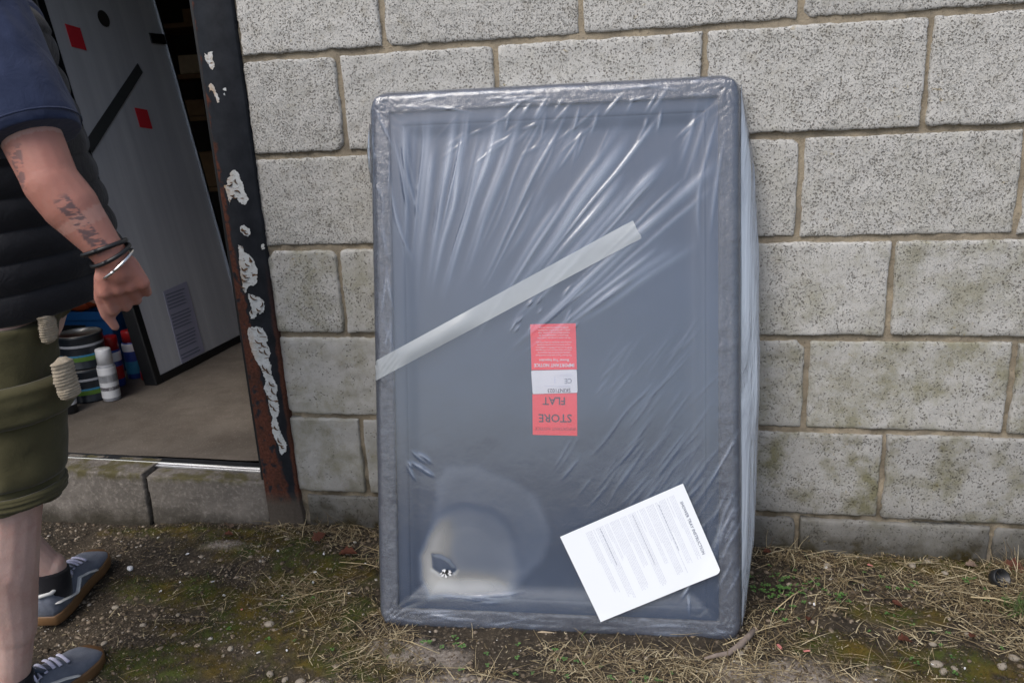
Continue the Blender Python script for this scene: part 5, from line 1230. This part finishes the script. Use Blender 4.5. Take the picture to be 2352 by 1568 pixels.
# seedlings: small rounded leaves in pairs
def seedlings():
    r = np.random.default_rng(31); V = []; F = []; rc = []
    spots = [(.601, -.162, 40, .035), (.655, -.14, 16, .04), (.749, -.178, 10, .015), (.85, -.12, 8, .05), (1.03, -.10, 8, .05), (.20, -.46, 14, .10), (.05, -.46, 10, .08), (-.12, -.44, 8, .04), (.62, -.24, 8, .04), (.9, -.3, 8, .1), (1.0, -.35, 8, .1), (-.42, -.40, 5, .1), (.33, -.50, 10, .04)]
    for cx_, cy_, n, sp in spots:
        for _ in range(n):
            x = r.normal(cx_, sp); y = min(-.01, r.normal(cy_, sp * .6)); z = float(gh(np.array([x]), np.array([y]))[0]) + r.uniform(.005, .014); a0 = r.uniform(0, 6.28)
            for q in range(r.integers(2, 5)):
                a = a0 + q * 1.7; L = r.uniform(.0035, .0075); w = L * .42; d_ = np.array([math.cos(a), math.sin(a)]); s_ = np.array([-d_[1], d_[0]]); b = len(V)
                for (u, v, hz) in ((0, 0, 0), (.35, 1, .12), (.75, .85, .16), (1.05, 0, .08), (.75, -.85, .16), (.35, -1, .12)):
                    p = np.array([x, y]) + d_ * L * (u + .15) + s_ * w * v; V.append((p[0], p[1], z + hz * L)); rc.append(r.uniform(0, 1) if u == 0 else rc[-1])
                F.append([b, b + 1, b + 2, b + 3]); F.append([b, b + 3, b + 4, b + 5])
    tag(mesh_obj('seedlings', npmesh('seedlings', V, F, {'rnd': rc}), M['weed']), 'tiny bright green seedlings sprouting beside the tray', kind='stuff')
seedlings()
# larger stones one can pick out
M['stone'] = plain('buff_stone', (.27, .235, .19), .8, var=.3, scale=90, bump=.6)
def lump(name, p, size, mat, label, cat, seed, sq=(1, .75, .55), rz=0., grp=None):
    bm = bmesh.new(); bmesh.ops.create_icosphere(bm, subdivisions=2, radius=1)
    for v in bm.verts:
        k = 1 + .45 * (float(vnoise(v.co.x + seed, v.co.y, v.co.z, 1.4, 2)) - .5); v.co = Vector((v.co.x * sq[0], v.co.y * sq[1], v.co.z * sq[2])) * size * k
    return tag(obj(name, bm, M[mat], None, True, (p.x, p.y, float(gh(np.array([p.x]), np.array([p.y]))[0]) + size * sq[2] * .35), (0, 0, rz)), label, cat, grp)
st = [(2150, 1527, .013, 'rounded buff stone at lower right, largest of a small cluster'), (2166, 1544, .010, 'buff stone just below the largest one in the right hand cluster'), (2192, 1540, .008, 'pale stone at the right end of the small stone cluster'), (2142, 1480, .008, None), (1700, 1505, .010, 'buff stone beside the right hand end of the twig'), (1712, 1488, .007, None),
      (2388 - 60, 1515, .011, None), (2380 - 80, 1540, .011, None), (2450 - 230, 1460, .008, None), (2130, 1290, .009, None), (1900, 1300, .010, None), (2095, 1300, .011, None), (2170, 1315, .009, None), (690, 1565, .012, None), (655, 1560, .009, None), (620, 1545, .010, None), (330, 1440, .008, None), (240, 1480, .008, None), (300, 1310, .011, 'white pebble lying in front of the step'), (265, 1395, .009, None), (410, 1415, .006, None), (530, 1490, .009, None), (620, 1440, .013, 'grey stone lump in the straw left of the tray')]
for i, (u, v, s_, lb) in enumerate(st):
    lump('stone', atg(u, v), s_, 'chipw' if 'white' in (lb or '') else 'stone', lb or 'buff pebble half bedded in the earth', 'stone', i * 3.1, rz=i, grp=None if lb else 'loose pebbles on the earth')
M['stone2'] = M['stone']
def flatbit(name, u, v, w, h, mat, label, cat, rz, grp=None, th=.0012, tilt=.2):
    p = atg(u, v); bm = bmesh.new(); n = 8; r = np.random.default_rng(int(u + v)); vs = [bm.verts.new((w / 2 * math.cos(a) * r.uniform(.8, 1.1), h / 2 * math.sin(a) * r.uniform(.8, 1.1), .0006 * r.uniform(-1, 1))) for a in np.linspace(0, 2 * PI, n, endpoint=False)]
    f = bm.faces.new(vs); q = bmesh.ops.extrude_face_region(bm, geom=[f])
    for x in q['geom']:
        if isinstance(x, bmesh.types.BMVert): x.co.z += th
    return tag(obj(name, bm, M[mat], None, False, (p.x, p.y, float(gh(np.array([p.x]), np.array([p.y]))[0]) + .005), (r.uniform(-tilt, tilt), r.uniform(-tilt, tilt), rz)), label, cat, grp)
g_ = 'white chips on the ground'
for i, (u, v) in enumerate([(725, 1322), (898, 1343), (516, 1375), (650, 1378), (720, 1345), (803, 1370), (370, 1365), (415, 1345), (490, 1340), (660, 1500), (595, 1505), (1600, 1545), (2143, 1530), (2215, 1545), (640, 1275), (945, 1425), (745, 1282), (2010, 1570), (1870, 1395), (840, 1300), (432, 1280)]):
    flatbit('white_chip', u, v, [.010, .007, .009, .006][i % 4], [.005, .004, .006, .004][i % 4], 'chipw', 'small white chip lying on the earth', 'chip', i * 1.3, g_)
for u, v, w, h, rz, lb in ((1790, 1490, .026, .007, 1.9, 'longer pink and white fragment just right of the twig'), (1852, 1504, .016, .006, .1, 'short pink fragment right of the longer pink fragment'), (1998, 1300, .014, .006, -.3, 'pink chip among the stones near the wall right of the tray'), (557, 1408, .006, .005, 0, 'tiny red fleck on the earth in the open left of the straw')):
    flatbit('pink_chip', u, v, w, h, 'chipp', lb, 'chip', rz)
def leaf(u, v, L, mat, label, rz, tilt=(.2, .2)):
    p = atg(u, v); bm = bmesh.new(); n = 9; V = []; r = np.random.default_rng(int(u))
    for i in range(n):
        t = i / (n - 1); w = L * .30 * math.sin(PI * t ** .8) * (1 + .35 * math.sin(i * 2.6)) + .0006; cz = L * .10 * math.sin(PI * t) + r.uniform(-.001, .001)
        V.append([bm.verts.new((t * L - L / 2, s_ * w, cz + abs(s_) * w * .35)) for s_ in (-1, -.5, 0, .5, 1)])
    for a, b in zip(V, V[1:]):
        for j in range(4): bm.faces.new((a[j], a[j + 1], b[j + 1], b[j]))
    bmesh.ops.solidify(bm, geom=bm.faces[:], thickness=.0006)
    return tag(obj('leaf', bm, M[mat], None, True, (p.x, min(p.y, -.03), float(gh(np.array([p.x]), np.array([p.y]))[0]) + .007), (tilt[0], tilt[1], rz)), label, 'leaf')
leaf(733, 1240, .042, 'leafb', 'dark red brown leaf by the foot of the door post', .8, (.5, -.2))
leaf(530, 1212, .048, 'leafp', 'pale crumpled leaf lying just below the step', 2.4, (.6, .3))
leaf(528, 1240, .024, 'leafb', 'small red brown leaf beneath the pale crumpled leaf', .2)
leaf(2300, 1268, .050, 'leafb', 'large brown leaf by the wall above the black cap', -.5, (.5, .2))
leaf(2225, 1293, .030, 'leafp', 'light brown leaf flat on the earth left of the black cap', .1)
leaf(2078, 1476, .034, 'leafb', 'red brown leaf lying in the straw at lower right', .3, (.1, .3))
leaf(1930 - 75, 1427, .020, 'leafb', 'small brown leaf between the tray and the red brown leaf', 1.4)
leaf(2060, 1392, .026, 'leafb', 'brown leaf half buried in the middle of the right hand straw', -.6)
leaf(1760, 1262, .024, 'leafb', 'brown leaf against the wall just right of the tray', .5)
leaf(2230, 1470, .022, 'leafb', 'little brown leaf at right among dense straw', .9)
leaf(800, 1275, .05, 'leafb', 'long thin brown leaf in the straw left of the tray', .1, (.1, 0))
# twig
p0, p1, p2, p3 = atg(1618, 1512, .008), atg(1672, 1500, .011), atg(1698, 1482, .013), atg(1733, 1446, .012)
tw = thing('twig', 'short bent grey brown twig at the lower right corner of the tray', 'twig', p1)
obj('stem', tube(bmesh.new(), [q - p1 for q in (p0, p0.lerp(p1, .5) + Vv((0, 0, .002)), p1, p2, p2.lerp(p3, .5) + Vv((.001, 0, .001)), p3)], [.003, .0045, .0055, .0068, .0064, .0060], 12), M['twig'], tw, True)
obj('cut_end', tube(bmesh.new(), [p3 - p1, p3 - p1 + (p3 - p2).normalized() * .003], .0056, 12), M['leafp'], tw)
for i, (a, b, r_, lb) in enumerate((((665, 1375), (812, 1350), .0022, 'long pale straw stalk crossing the moss left of the tray'), ((2050, 1262), (2232, 1252), .0022, 'long pale stalk lying by the wall left of the black cap'), ((1990, 1250), (2105, 1240), .0025, 'shorter thick stalk close to the wall'), ((2230, 1370), (2340, 1388), .003, 'broad pale stalk beside the green tuft'), ((1780, 1400), (1860, 1345), .0016, 'thin stalk slanting right of the tray bottom'), ((1660, 1420 + 60), (1850, 1420), .0014, 'thin long stalk passing above the twig'), ((780, 1290), (905, 1310), .0016, 'thin pale stalk left of the tray near the wall'), ((880, 1440 + 20), (1010, 1500), .0018, 'pale stalk slanting below the left corner of the tray'))):
    q0_, q1_ = atg(*a, .010), atg(*b, .012); m_ = q0_.lerp(q1_, .5) + Vv((0, .004, .004))
    tag(obj('straw_stalk', tube(bmesh.new(), [q0_ - q0_, m_ - q0_, q1_ - q0_], [r_, r_ * .9, r_ * .5], 6, flat=.5), M.setdefault('stalk', plain('pale_stalk', (.42, .34, .20), .6, var=.2)), None, True, q0_), lb, 'straw')
# black plastic cap
p = atg(2292, 1340)
cp = thing('plastic_cap', 'black plastic cap half upturned in the straw at far right', 'cap', (p.x, p.y, gz(p.x, p.y) + .014), (.9, .35, .2))
obj('shell', lathe(bmesh.new(), [(.001, -.010), (.017, -.010), (.020, -.007), (.021, .012), (.0185, .0125), (.0175, -.005), (.001, -.006)], 24), M['black'], cp, True)
